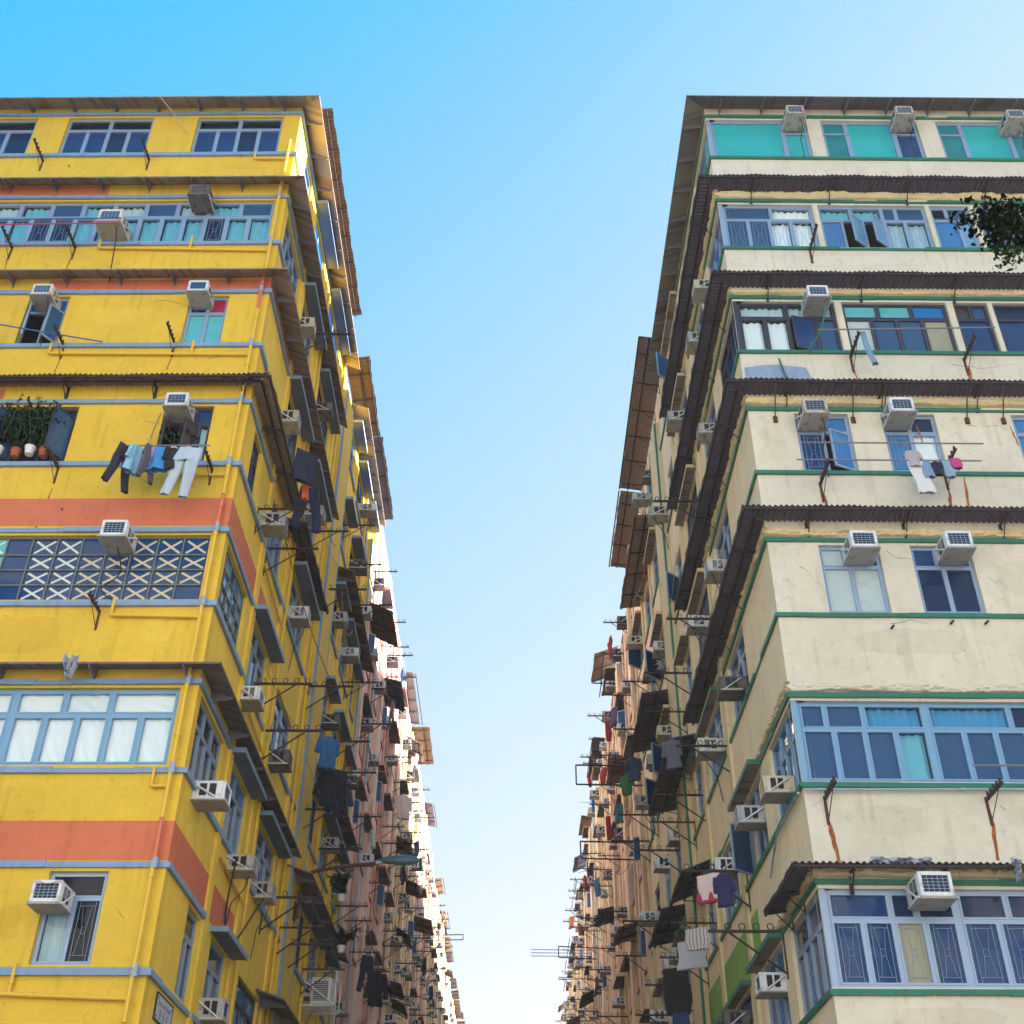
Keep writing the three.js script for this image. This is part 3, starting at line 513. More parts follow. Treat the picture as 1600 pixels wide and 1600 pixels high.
// ---------------------------------------------------------------- yellow corner building, left
const yellow = thing('added_fill_building', 'bright yellow corner apartment block with orange bands and pale blue ledges, left of the alley', 'building', V(XL, 0, -ZL));
const TOPL = 26.25, ENDL = 35.6;
{
  const B = yellow, s = sillL, hd = 1.46, lo = 0.1;
  const fr = [], sd = [], F = (k, a0, a1, b0 = lo, b1 = hd) => { fr.push([a0, a1, s(k) + b0, s(k) + b1]); }, S = (k, a0, a1, b0 = lo, b1 = hd) => { sd.push([a0, a1, s(k) + b0, s(k) + b1]); };
  F(7, -10.2, -8.2); F(7, -7.62, -6.36); F(7, -5.61, -3.54); F(7, -2.48, -0.41);
  F(6, -9.6, -0.24); F(5, -5.06, -4.2); F(5, -1.66, -0.83); F(4, -6.6, -3.33); F(4, -1.64, -0.68);
  F(3, -8.1, -0.27); F(2, -5.9, -0.29); F(1, -1.74, -0.85); F(1, -4.6, -3.4);
  S(7, 18.6, 19.55); S(6, 17.85, 19.9); S(4, 18.25, 19.0); S(3, 17.68, 19.68); S(2, 17.75, 19.72); S(1, 19.1, 20.0);
  for (let k = 1; k <= 7; k++) { S(k, k === 1 ? 20.9 : 20.35, k === 1 ? 22.3 : 22.15); S(k, 23.45, 25.6); S(k, 29.2, 30.3); S(k, 31.3, 32.9); S(k, 33.6, 35.0); }
  wall(B, FL, -13, -0.0005, 0, TOPL, fr, M.yellow);
  wall(B, SL, ZL, ENDL, 0, TOPL, sd, M.yellow2, 0.22, 'wall', true);
  new MB().box(SL, ZL + 0.3, ENDL, TOPL - 0.3, TOPL - 0.05, -13, -0.23).build('roof', M.concrete, B);
  new MB().box(SL, ZL + 0.3, ENDL, 0, TOPL - 0.35, -13, -12.8).box(SL, ENDL - 0.22, ENDL - 0.01, 0, TOPL - 0.35, -12.7, -0.23).build('wall', M.yellow2, B);
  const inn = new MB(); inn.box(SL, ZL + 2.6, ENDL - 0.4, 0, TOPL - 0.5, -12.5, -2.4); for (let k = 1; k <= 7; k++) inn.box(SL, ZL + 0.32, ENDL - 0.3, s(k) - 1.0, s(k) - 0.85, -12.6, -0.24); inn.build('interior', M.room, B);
  // windows of the front
  const W = (k, a0, a1, o, b0 = lo, b1 = hd) => windowUnit(B, FL, a0, a1, s(k) + b0, s(k) + b1, o);
  for (const [a0, a1] of [[-10.2, -8.2], [-7.62, -6.36], [-5.61, -3.54], [-2.48, -0.41]]) W(7, a0, a1, { rows: [[0.3, a1 - a0 > 1.5 ? 2 : 1], [0.7, a1 - a0 > 1.5 ? 4 : 2]], cell: (r, c) => ({ g: r ? (c + (a0 | 0)) % 3 ? G.navy : G.dark : G.darker }), mw: 0.045 });
  W(6, -9.6, -0.24, { rows: [[0.36, 13], [0.64, 19]], sash: 0.032, cell: (r, c) => r ? ([4, 8, 9, 16].includes(c) ? { g: G.dark, grille: 1, front: 1 } : { g: G.clear, drape: C.aqua, grille: 1 }) : (c % 3 === 0 ? { g: G.slate } : { g: G.clear, drape: c % 2 ? C.aqua : C.pale, from: 0.0 }) });
  W(5, -5.06, -4.2, { rows: [[0.3, 2], [0.7, 2]], cell: (r, c) => r ? { g: c ? G.slate : G.navy, open: c ? -58 : 62 } : { g: c ? G.slate : G.dark } });
  W(5, -1.66, -0.83, { rows: [[0.34, 2], [0.66, 2]], cell: (r, c) => r ? { g: G.aqua } : { g: c ? G.red : G.dark } });
  W(4, -6.6, -3.33, { frame: M.darkFrame, rows: [[0.17, 3], [0.83, 6]], cell: (r, c) => r ? (c % 2 ? { g: G.slate, open: -66 } : { none: 1 }) : { g: G.darker } });
  W(4, -1.64, -0.68, { frame: M.darkFrame, rows: [[0.3, [2, 1]], [0.7, [1.1, 1.2, 0.7]]], cell: (r, c) => r ? (c === 0 ? { g: G.slate, open: 72 } : c === 1 ? { g: G.brown, open: -55 } : { g: G.clear, drape: C.pale }) : { g: c ? G.navy : G.darker } });
  W(3, -8.1, -0.27, { frame: M.oldFrame, fw: 0.03, mw: 0.022, sash: 0, rows: [[0.27, 17], [0.244, 17], [0.243, 17], [0.243, 17]], cell: (r, c) => ({ g: c === 8 ? G.aqua : c < 7 ? G.dark : G.navy, tape: (c >= 10 && !(r === 3 && c === 16) && !(r === 0 && c === 12)) || (r === 0 && c === 8) ? (c > 11 ? M.tapeTan : M.tape) : null }) });
  for (const [a0, a1] of [[-5.9, -3.02], [-3.02, -0.29]]) W(2, a0, a1, { frame: M.aluBlue, fw: 0.05, mw: 0.05, sash: 0.03, rows: [[0.33, [0.78, 0.76, 1.06]], [0.67, 5]], cell: (r, c) => ({ g: G.clear, crumple: C.white }) });
  W(1, -1.74, -0.85, { rows: [[0.27, 1], [0.73, 2]], frame: M.alu, cell: (r, c) => r ? (c ? { g: G.darker, grille: 1, front: 1 } : { g: G.clear, drape: C.pale, sash: 0.02 }) : { g: G.darker } });
  W(1, -4.6, -3.4, { rows: [[0.27, 1], [0.73, 2]] });
  // windows of the alley wall
  const A = (k, a0, a1, o, b0 = lo, b1 = hd) => windowUnit(B, SL, a0, a1, s(k) + b0, s(k) + b1, o);
  A(7, 18.6, 19.55, { rows: [[0.3, 1], [0.7, 2]], cell: () => ({ g: G.navy }) });
  A(6, 17.85, 19.9, { rows: [[0.32, 3], [0.68, 4]], cell: (r, c) => ({ g: c % 2 ? G.navy : G.slate }) });
  A(4, 18.25, 19.0, { frame: M.darkFrame, rows: [[0.3, 1], [0.7, 2]], cell: (r, c) => ({ g: r && !c ? G.sky : G.navy }) });
  A(3, 17.68, 19.68, { frame: M.oldFrame, mw: 0.025, sash: 0, rows: [[0.25, 5], [0.25, 5], [0.25, 5], [0.25, 5]], cell: (r, c) => ({ g: [G.sky, G.skyPale, G.navy][(r * 2 + c) % 3] }) });
  A(2, 17.75, 19.72, { rows: [[0.33, 3], [0.67, 4]], mw: 0.045, cell: (r, c) => ({ g: r && c === 1 ? G.brown : G.darker, grille: r && c === 2 }) });
  A(1, 19.1, 20.0, { rows: [[0.3, 1], [0.7, 2]], cell: () => ({ g: G.darker }) });
  const r = rng(77);
  for (let k = 1; k <= 7; k++) for (const [a0, a1] of [[k === 1 ? 20.9 : 20.35, k === 1 ? 22.3 : 22.15], [23.45, 25.6], [29.2, 30.3], [31.3, 32.9], [33.6, 35.0]]) {
    const q = r(), g = [G.navy, G.dark, G.slate, G.sky][Math.floor(r() * 4)], n = a1 - a0 > 1.5 ? 3 : 2;
    A(k, a0, a1, { frame: q < 0.15 ? M.darkFrame : M.alu, rows: [[0.3, n - 1], [0.7, n]], cell: (rr, c) => rr && c === 0 && q > 0.82 ? { g, open: 55 } : ({ g: rr && (c + k) % 3 === 0 ? G.dark : g, grille: rr && q < 0.5 && a0 < 26 ? 1 : 0, front: 1 }) });
    if (r() < 0.85 && !(k === 4 && a0 < 22)) hood(B, SL, a0 - 0.22, a1 + 0.28, s(k) + 1.5, 0.26 + 0.1 * r(), M.ledge, M.ledgeDark);
  }
  // ledges and bands
  for (let k = 1; k <= 7; k++) {
    ledge(B, FL, -13, 0.07, s(k), M.ledge); ledge(B, SL, ZL + 0.01, 26.9, s(k), M.ledge); ledge(B, SL, 28.5, ENDL, s(k), M.ledge, { c: 0.06 });
    ledge(B, FL, -13, 0.06, s(k) + 1.555, M.ledge, { name: 'head_ledge', c: 0.06 }); ledge(B, SL, ZL + 0.01, 20.1, s(k) + 1.555, M.ledge, { name: 'head_ledge', c: 0.06, h: 0.09 });
  }
  band(B, FL, -13, 0.004, 13.79, 14.41, M.orange); band(B, SL, ZL, 22.8, 13.79, 14.41, M.orange);
  band(B, FL, -13, 0.004, s(1) + 1.622, 8.24, M.orange); band(B, SL, ZL, 22.4, s(1) + 1.622, 8.24, M.orange);
  band(B, FL, -13, -4.1, s(6) + 1.622, 23.3, M.orange); band(B, FL, -4.75, 0.004, s(5) + 1.622, 20.2, M.orange); band(B, SL, ZL, 26.3, s(5) + 1.622, 20.2, M.orange); band(B, FL, -13, -4.9, s(4) + 1.622, 17.1, M.orange);
  band(B, SL, 21.9, 26, s(4) + 1.622, 17.0, M.orange); band(B, SL, 28.6, ENDL, 13.79, 14.41, M.orange); band(B, SL, 24, 35.3, s(2) + 1.622, 10.8, M.orange);
  // pilasters with pale blue edges
  for (const [z0, z1] of [[26.92, 28.45], [35.0, ENDL]]) { const m = new MB(); m.box(SL, z0, z1, 0, TOPL - 0.8, 0.001, 0.16); const p = m.build('pilaster', M.yellow, B); for (const z of [z0, z1 - 0.1]) new MB().box(SL, z - 0.004, z + 0.1, 0, TOPL - 0.85, 0.1, 0.166).build('edge_strip', M.ledge, p); }
  for (const z of [20.05, 22.5, 25.9, 30.7, 33.2]) { const m = new MB(); m.box(SL, z, z + 0.28, 0, TOPL - 0.8, 0.001, 0.05); m.build('pilaster', M.yellow2, B); }
  // awnings
  flatCanopy(B, FL, -13, 0, 26.2, 0.5, 0.26, 'e', M.soffit, M.rib, 1.02, 0.35, 'eave'); flatCanopy(B, SL, ZL, 26.6, 26.2, 0.5, 0.26, 's', M.soffit, M.rib, 1.0, 0.3, 'eave');
  flatCanopy(B, FL, -13, 0, 23.34, 0.45, 0.30, 'e', M.soffit, M.rib, 1.06, 0.3); flatCanopy(B, SL, ZL, 25.9, 23.34, 0.45, 0.30, 's', M.soffit, M.rib);
  flatCanopy(B, FL, -13, 0, 20.26, 0.45, 0.22, 'e', M.soffit, M.rib, 1.15, 0.6); flatCanopy(B, SL, ZL, 26.2, 20.26, 0.45, 0.22, 's', M.soffit, M.rib, 1.2, 0.5);
  corrCanopy(B, FL, -13, 0, 17.2, 0.45, 0.10, 'e', M.corrBrown, { at: 0.6, step: 1.75 }); corrCanopy(B, SL, ZL, 21.7, 17.2, 0.45, 0.10, 's', M.corrBrown, { at: 1.2, step: 1.5 });
  corrCanopy(B, SL, 21.9, 25.9, 17.1, 0.5, 0.14, null, M.corrDark, { at: 0.3, step: 1.3 });
  flatCanopy(B, FL, -13, 0, 10.86, 0.42, 0.12, 'e', M.soffitDark, M.rib, 1.55, 0.4); flatCanopy(B, SL, ZL, 26.4, 10.86, 0.42, 0.12, 's', M.soffitDark, M.rib, 1.5, 0.8);
  flatCanopy(B, SL, 28.6, 35.2, 26.3, 0.55, 0.2, null, M.soffit, M.rib, 1.0); flatCanopy(B, SL, 28.7, 35.0, 20.2, 0.6, 0.2, null, M.soffitDark, M.rib, 1.3);
  flatCanopy(B, SL, 28.7, 35.0, 14.05, 0.6, 0.15, null, M.soffitDark, M.rib, 1.3); flatCanopy(B, SL, 26.9, 34.6, 10.75, 0.62, 0.2, null, M.soffitDark, M.rib, 1.6); flatCanopy(B, SL, 25.2, 30.5, 7.6, 0.6, 0.2, null, M.soffitDark, M.rib, 1.6);
  corrCanopy(B, SL, 17.8, 24.9, 26.5, 0.66, -0.1, null, M.corrRust, { name: 'roof_canopy', step: 0.95, at: 0.2, rails: [0.5], pitch: 0.12 });
  corrCanopy(B, SL, 26.7, 30.6, 26.5, 0.72, -0.12, null, M.corrTan, { name: 'roof_canopy', step: 1.2, pitch: 0.12 }); corrCanopy(B, SL, 30.7, 35.5, 26.6, 0.78, -0.1, null, M.corrDark, { name: 'roof_canopy', step: 1.4, pitch: 0.12 });
  // pipes
  pipeRun(B, FL, [[-0.13, 24.8, 0.11], [-0.13, 23.1, 0.11]], 0.036, M.pipe); pipeRun(B, FL, [[-0.14, 23.35, 0.11], [-0.14, 20.35, 0.11]], 0.036, M.pipe);
  pipeRun(B, FL, [[-0.15, 20.2, 0.11], [-0.15, 19.2, 0.11]], 0.036, M.pipeOrange); pipeRun(B, FL, [[-0.15, 19.2, 0.11], [-0.15, 14.42, 0.11]], 0.036, M.pipe); pipeRun(B, FL, [[-0.15, 14.4, 0.11], [-0.16, 13.78, 0.11]], 0.036, M.pipeOrange);
  pipeRun(B, FL, [[-0.16, 13.78, 0.11], [-0.17, 8.25, 0.11]], 0.036, M.pipe); pipeRun(B, FL, [[-0.17, 8.24, 0.11], [-0.17, 7.6, 0.11]], 0.036, M.pipeOrange); pipeRun(B, FL, [[-0.17, 7.6, 0.11], [-0.17, 5.3, 0.11]], 0.036, M.pipe);
  for (const k of [1, 2, 3, 4, 5, 6]) { new MB().rod(FL.p(-0.15, s(k) - 0.09, 0.11), FL.p(-0.15, s(k) + 0.09, 0.11), 0.045, 8).build('pipe_collar', M.pipeGrey, B); new MB().rod(FL.p(-0.15, s(k) + 1.47, 0.11), FL.p(-0.15, s(k) + 1.63, 0.11), 0.045, 8).build('pipe_collar', M.pipeGrey, B); }
  pipeRun(B, FL, [[-3.9, 21.44, 0.06], [-3.9, 21.16, 0.06], [-0.14, 21.05, 0.06]], 0.03, M.pipe, 'drain_pipe', 1.05); pipeRun(B, FL, [[-1.9, 21.5, 0.06], [-1.9, 21.1, 0.06]], 0.03, M.pipe);
  pipeRun(B, FL, [[-4.25, 18.3, 0.06], [-4.25, 18.03, 0.06], [-0.15, 17.97, 0.06]], 0.03, M.pipe, 'drain_pipe', 1.2); pipeRun(B, FL, [[-1.35, 18.35, 0.06], [-1.35, 18.02, 0.06]], 0.03, M.pipe);
  pipeRun(B, FL, [[-0.9, 24.45, 0.06], [-0.9, 24.2, 0.06], [-0.14, 24.17, 0.06]], 0.028, M.pipe); pipeRun(B, FL, [[-1.3, 14.93, 0.05], [-0.15, 14.9, 0.06]], 0.026, M.pipe);
  pipeRun(B, FL, [[-1.72, 12.2, 0.06], [-1.72, 11.88, 0.06], [-0.17, 11.84, 0.06]], 0.03, M.pipe, 'drain_pipe', 1.0); pipeRun(B, FL, [[-0.45, 9.1, 0.06], [-0.45, 8.78, 0.06], [-0.17, 8.78, 0.06]], 0.028, M.pipe);
  pipeRun(B, FL, [[-7, 5.86, 0.06], [-0.17, 5.62, 0.06]], 0.032, M.pipe, 'drain_pipe', 1.3); pipeRun(B, FL, [[-1.9, 6.1, 0.06], [-1.9, 5.68, 0.06]], 0.028, M.pipe); pipeRun(B, FL, [[-7, 5.42, 0.06], [-0.02, 5.25, 0.08], [0.07, 5.24, 0.05]], 0.034, M.pipe, 'drain_pipe', 1.5); pipeRun(B, SL, [[17.5, 5.24, 0.05], [20.5, 5.1, 0.05]], 0.034, M.pipe);
  pipeRun(B, SL, [[22.9, 25.4, 0.06], [22.9, 3, 0.06]], 0.04, M.pipe, 'drain_pipe', 1.5); pipeRun(B, SL, [[26.4, 26, 0.06], [26.4, 3, 0.06]], 0.04, M.pipe, 'drain_pipe', 1.7); pipeRun(B, SL, [[33.25, 26, 0.09], [33.25, 3, 0.09]], 0.04, M.pipe, 'drain_pipe', 2);
  for (const k of [2, 3, 4, 5]) { pipeRun(B, SL, [[20.4, s(k) - 0.35, 0.05], [22.85, s(k) - 0.5, 0.05]], 0.028, M.pipe, 'drain_pipe', 0.9); }
  for (const [a, k, l] of [[-5.87, 6, 0.55], [-4.44, 6, 0.5], [-4.0, 5, 0.45], [-1.75, 5, 0.4], [-3.4, 4, 1.0]]) stain(B, FL, a, s(k) - (k === 4 ? 0.55 : 0.25), l, k === 4 ? 0.05 : 0.03, M.rustStain, Math.round(-a * 10));
}
{
  const r = rng(4242), s = sillL, alt = [wallMat('#e2ba36'), wallMat('#e9c444'), wallMat('#dfb634')];
  for (const [a, k, f, w, h] of [[-3.0, 5, 0.9, 1.3, 0.5], [-2.6, 2, -0.55, 1.1, 0.6], [-3.4, 3, -0.6, 1.8, 0.7], [-0.9, 3, -0.5, 0.6, 0.5], [-2.2, 1, 0.7, 0.4, 0.5], [-4.6, 6, -0.35, 1.2, 0.3], [-1.2, 7, -0.35, 1.0, 0.3]]) patch(yellow, FL, a, s(k) + f, w, h, alt[Math.floor(r() * 3)], Math.round(a * -100) + k);
  for (const [a, k, f, l, g] of [[-2.4, 5, 1.3, 1.1, 0.1], [-1.9, 4, 1.72, 1.2, 0.05], [-3.6, 3, -0.2, 0.8, -0.5], [-1.0, 5, -0.35, 0.9, 0.15], [-2.0, 4, 1.1, 0.7, -0.3], [-1.4, 1, 1.9, 0.8, 0.1], [-0.6, 1, 0.9, 0.5, -1.2]]) crack(yellow, FL, a, s(k) + f, l, g, M.wire, Math.round(a * -90) + k);
  for (let i = 0; i < 9; i++) { const z = 20 + r() * 13, b = s(1 + Math.floor(r() * 6)) + r(); slack(yellow, SL, [z, b, 0.1 + 0.5 * r()], [z + 2 + 3 * r(), b + (r() - 0.5) * 2.2, 0.1 + 0.7 * r()], 0.15 + 0.5 * r(), r() < 0.6 ? M.wire : M.wirePale); }
  for (const [a, y] of [[-5.2, 24.0], [-3.1, 14.15]]) new MB().rod(FL.p(a, y, 0), FL.p(a, y, 0.05), 0.014, 6).build('pipe_stub', M.rustIron, yellow);
}
// ---------------------------------------------------------------- cream corner building, right
const creamB = thing('added_fill_building', 'cream corner apartment block with green trim and dark corrugated awnings, right of the alley', 'building', V(XR, 0, -ZR));
const TOPR = 26.15, ENDR = 38.2;
{
  const B = creamB, s = sillR, lo = 0.07, hd = 1.46, fr = [], sd = [];
  const FW = { 7: [[0.006, 2.4], [2.73, 5.03], [5.48, 7.75], [8.2, 10.5]], 6: [[0.006, 2.1], [2.22, 4.62], [4.72, 5.62], [5.76, 7.6]], 5: [[0.006, 2.12], [2.27, 4.46], [4.6, 5.32], [5.42, 7.6]], 4: [[0.88, 1.92], [2.55, 3.59], [5.07, 6.1]], 3: [[0.9, 1.97], [2.53, 3.6], [5.2, 6.3]], 2: [[0.006, 2.18], [2.18, 4.3], [4.3, 6.6]], 1: [[0.006, 2.02], [2.02, 4.2], [4.2, 6.4]] };
  const SW = { 7: [17.306, 19.3], 6: [17.306, 19.2], 5: [17.306, 19.4], 2: [17.306, 19.25], 1: [17.306, 19.45] };
  for (const k in FW) for (const [a0, a1] of +k < 3 ? [[FW[k][0][0], FW[k][2][1]]] : FW[k]) fr.push([a0, a1, s(+k) + lo, s(+k) + hd]);
  for (const k in SW) sd.push([...SW[k], s(+k) + lo, s(+k) + hd]);
  const bays = [[20.1, 22.0], [23.2, 25.3], [26.2, 27.4], [30.3, 31.9], [33.0, 34.4], [35.4, 36.9]];
  for (let k = 1; k <= 7; k++) for (const [a0, a1] of bays) sd.push([a0, a1, s(k) + lo, s(k) + hd]);
  wall(B, FR, 0.0005, 13.2, 0, TOPR, fr, M.cream); wall(B, SR, ZR, ENDR, 0, TOPR, sd, M.creamLifted, 0.22, 'wall', true);
  new MB().box(SR, ZR + 0.3, ENDR, TOPR - 0.3, TOPR - 0.05, -13.2, -0.23).build('roof', M.concrete, B);
  new MB().box(SR, ZR + 0.01, ENDR, 0, TOPR - 0.35, -13.2, -13).box(SR, ENDR - 0.22, ENDR - 0.01, 0, TOPR - 0.35, -12.9, -0.23).build('wall', M.creamLifted, B);
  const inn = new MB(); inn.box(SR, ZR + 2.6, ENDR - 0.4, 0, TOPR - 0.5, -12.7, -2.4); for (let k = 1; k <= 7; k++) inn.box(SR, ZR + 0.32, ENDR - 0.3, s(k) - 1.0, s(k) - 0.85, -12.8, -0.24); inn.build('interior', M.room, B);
  new MB().box(SR, 22.5, ENDR - 0.5, TOPR - 0.04, TOPR + 2.7, -12, -3.2).build('unseen_rooftop_block', M.creamLifted, B);  // out of view, set there to shade the upper yellow alley wall
  const W = (k, i, o) => windowUnit(B, FR, FW[k][i][0] < 0.01 ? 0.1 : FW[k][i][0], FW[k][i][1], s(k) + lo, s(k) + hd, o), A = (k, o) => windowUnit(B, SR, SW[k][0] + 0.1, SW[k][1], s(k) + lo, s(k) + hd, o);
  for (let i = 0; i < 4; i++) W(7, i, { frame: M.alu, fw: 0.045, mw: 0.06, sash: 0.025, rows: i ? [[1, [0.62, 1.25, 0.6]]] : [[1, [1.9, 0.62]]], cell: (r, c) => ({ g: i === 1 && c === 2 ? G.navy : c === 1 || !i ? G.teal : G.tealDark }) });
  for (let i = 0; i < 4; i++) for (const [x0, x1] of i ? [[FW[7][i][0] + 0.06, FW[7][i][0] + 0.62], [FW[7][i][1] - 0.62, FW[7][i][1] - 0.06]] : [[FW[7][i][1] - 0.56, FW[7][i][1] - 0.06]]) new MB().box(FR, x0, x1, s(7) + 0.98, s(7) + 1.03, -0.13, -0.05).build('transom', M.alu, B);
  W(6, 0, { rows: [[0.32, [1.07, 0.93]], [0.68, 4]], cell: (r, c) => r ? (c < 2 ? { g: G.slate, grille: 1, front: 1 } : { g: G.clear, drape: C.white, grille: 1 }) : { g: c ? G.clear : G.slate, drape: c ? C.white : null } });
  W(6, 1, { frame: M.alu, rows: [[0.32, [1, 1, 0.45, 0.9]], [0.68, 5]], cell: (r, c) => r ? (c === 1 || c === 2 ? { g: G.skyPale, open: -38 } : c > 2 ? { g: G.clear, drape: C.pale, grille: 1 } : { g: G.sky, grille: 1, front: 1 }) : (c < 2 ? { g: G.clear, drape: C.aqua } : { g: G.slate }) });
  W(6, 2, { rows: [[0.3, [0.8, 1.2]], [0.7, [2, 1]]], cell: (r, c) => ({ g: r ? (c ? G.skyPale : G.sky) : (c ? G.slate : G.darker) }) });
  W(6, 3, { rows: [[0.32, 4], [0.68, 4]], cell: (r, c) => ({ g: r ? [G.sky, G.skyPale][c % 2] : G.slate }) });
  W(5, 0, { frame: M.darkFrame, mw: 0.045, rows: [[0.3, [1.1, 1.1]], [0.7, [1, 1, 1.1, 0.8]]], cell: (r, c) => r ? (c < 2 ? { g: G.clear, drape: C.white } : c === 2 ? { g: G.navy, open: -14 } : { g: G.slate }) : { g: G.clear, drape: C.pale } });
  W(5, 1, { frame: M.darkFrame, mw: 0.045, rows: [[0.3, 3], [0.7, 4]], cell: (r, c) => r ? { g: [G.frost, G.slate, G.slate, G.frostTan][c] } : { g: c === 2 ? G.blueSheet : G.aqua } });
  W(5, 2, { frame: M.darkFrame, rows: [[0.3, 2], [0.7, 1]], cell: (r, c) => ({ g: r ? G.navy : c ? G.slate : G.brown }) });
  W(5, 3, { frame: M.darkFrame, rows: [[0.3, 3], [0.7, 3]], cell: (r, c) => ({ g: r ? G.navy : G.dark }) });
  W(4, 0, { rows: [[0.3, [1, 1]], [0.7, 2]], cell: (r, c) => r ? (c ? { g: G.sky, open: -24 } : { g: G.navy, grille: 1, front: 1 }) : { g: c ? G.sky : G.dark } });
  W(4, 1, { rows: [[0.3, 2], [0.7, 2]], cell: (r, c) => r ? (c ? { g: G.clear, crumple: C.white } : { g: G.sky, grille: 1, front: 1 }) : { g: G.dark } });
  W(4, 2, { rows: [[0.3, 2], [0.7, 2]], cell: () => ({ g: G.sky }) });
  W(3, 0, { rows: [[0.3, [0.7, 1]], [0.7, 2]], cell: (r, c) => ({ g: r ? G.frost : c ? G.dark : G.frost }) });
  W(3, 1, { rows: [[0.3, [0.7, 1]], [0.7, 2]], cell: (r, c) => ({ g: r ? G.dark : G.navy }) }); W(3, 2, { rows: [[0.3, 2], [0.7, 2]] });
  W(2, 0, { frame: M.aluBlue, fw: 0.05, mw: 0.045, sash: 0.026, rows: [[0.33, [0.45, 0.7, 1.1]], [0.67, 4]], cell: (r, c) => r ? (c === 3 ? { g: G.clear, drape: C.aqua } : { g: G.slate }) : (c === 2 ? { g: G.clear, drape: C.blueCurtain } : { g: G.slate }) });
  W(2, 1, { frame: M.aluBlue, fw: 0.05, mw: 0.045, sash: 0.026, rows: [[0.33, [1.3, 0.7]], [0.67, 4]], cell: (r, c) => r ? { g: G.slate } : (c ? { g: G.dark } : { g: G.clear, drape: C.blueCurtain }) });
  W(1, 0, { frame: M.alu, fw: 0.05, mw: 0.042, sash: 0.028, rows: [[0.3, [1, 0.42, 0.62]], [0.7, 4]], cell: (r, c) => r ? { g: c === 2 ? G.frostTan : G.navy, grille: 1, front: 1 } : { g: c ? G.dark : G.navy } });
  W(1, 1, { frame: M.alu, fw: 0.05, mw: 0.042, sash: 0.028, rows: [[0.3, [0.7, 0.4, 1]], [0.7, 4]], cell: (r, c) => r ? { g: G.navy, grille: 1, front: 1 } : { g: G.dark } });
  W(2, 2, { frame: M.aluBlue, rows: [[0.33, 2], [0.67, 4]], cell: () => ({ g: G.slate }) }); W(1, 2, { rows: [[0.3, 2], [0.7, 4]], cell: () => ({ g: G.navy }) });
  A(7, { rows: [[1, [0.4, 1]]], cell: (r, c) => ({ g: c ? G.tealDark : G.teal }) }); A(6, { rows: [[0.32, 2], [0.68, 3]], cell: (r, c) => ({ g: r && c === 1 ? G.blueSheet : G.slate }) });
  A(5, { frame: M.darkFrame, rows: [[0.3, 2], [0.7, 3]], cell: () => ({ g: G.navy }) }); A(2, { frame: M.aluBlue, rows: [[0.33, 3], [0.67, 4]], mw: 0.045, cell: (r, c) => ({ g: G.slate }) });
  A(1, { frame: M.alu, rows: [[0.3, 2], [0.7, 4]], mw: 0.05, cell: (r, c) => ({ g: c % 2 ? G.brown : G.slate }) });
  for (const k in SW) new MB().box(FR, 0.012, 0.1, s(+k) + lo + 0.002, s(+k) + hd - 0.002, -0.1, -0.012).build('corner_post', k === '5' ? M.darkFrame : k === '2' ? M.aluBlue : M.alu, B);
  const r = rng(99);
  for (let k = 1; k <= 7; k++) for (const [a0, a1] of bays) {
    const q = r(), g = [G.navy, G.dark, G.slate, G.sky][Math.floor(r() * 4)], n = a1 - a0 > 1.7 ? 3 : 2;
    windowUnit(B, SR, a0, a1, s(k) + lo, s(k) + hd, { frame: q < 0.15 ? M.darkFrame : M.alu, rows: [[0.3, n - 1], [0.7, n]], cell: (rr, c) => rr && c === n - 1 && q > 0.8 ? { g, open: -50 } : ({ g: rr && (c + k) % 3 === 0 ? G.dark : g, grille: rr && q < 0.3 && a0 < 24 ? 1 : 0, front: 1 }) });
    if (r() < 0.6 && a0 > 21 || k < 3 && a0 < 21) hood(B, SR, a0 - 0.2, a1 + 0.25, s(k) + 1.5, 0.17 + 0.08 * r(), k < 4 ? M.green : M.creamSoft, M.soffit);
  }
  for (let k = 1; k <= 7; k++) {
    ledge(B, FR, -0.05, 13.2, s(k), M.green, { h: 0.08, c: 0.05 }); ledge(B, SR, ZR + 0.01, 28.1, s(k), M.green, { h: 0.08, c: 0.045 }); ledge(B, SR, 29.7, ENDR, s(k), M.green, { h: 0.07, c: 0.045 });
    ledge(B, FR, -0.05, 13.2, s(k) + 1.555, M.green, { name: 'head_strip', h: 0.085, c: 0.045 }); ledge(B, SR, ZR + 0.01, 25.6, s(k) + 1.555, M.green, { name: 'head_strip', h: 0.08, c: 0.04 });
  }
  for (const [k, b0, b1, d] of [[6, 1.63, 1.85, 0.11], [5, 1.64, 1.78, 0.09], [4, 1.63, 1.83, 0.12], [3, 1.63, 1.78, 0.11], [2, 1.61, 1.76, 0.10], [1, 1.62, 1.78, 0.12]]) {
    roughStrip(B, FR, -0.06, 13.2, s(k) + b0, s(k) + b1, d, k === 2 ? M.cream : M.creamSoft, 200 + k * 7, 'broken_cornice'); roughStrip(B, SR, ZR - 0.1, k === 1 || k === 2 ? 20.5 : 25.5, s(k) + b0, s(k) + b1, d * 0.9, M.creamSoft, 300 + k * 7, 'broken_cornice');
  }
  flatCanopy(B, FR, 0, 13.2, 26.0, 0.5, 0.22, 's', M.soffitDark, M.rib, 1.0, 0.35, 'eave'); flatCanopy(B, SR, ZR, 26.9, 26.0, 0.5, 0.22, 's', M.eave, M.rib, 0.95, 0.4, 'eave');
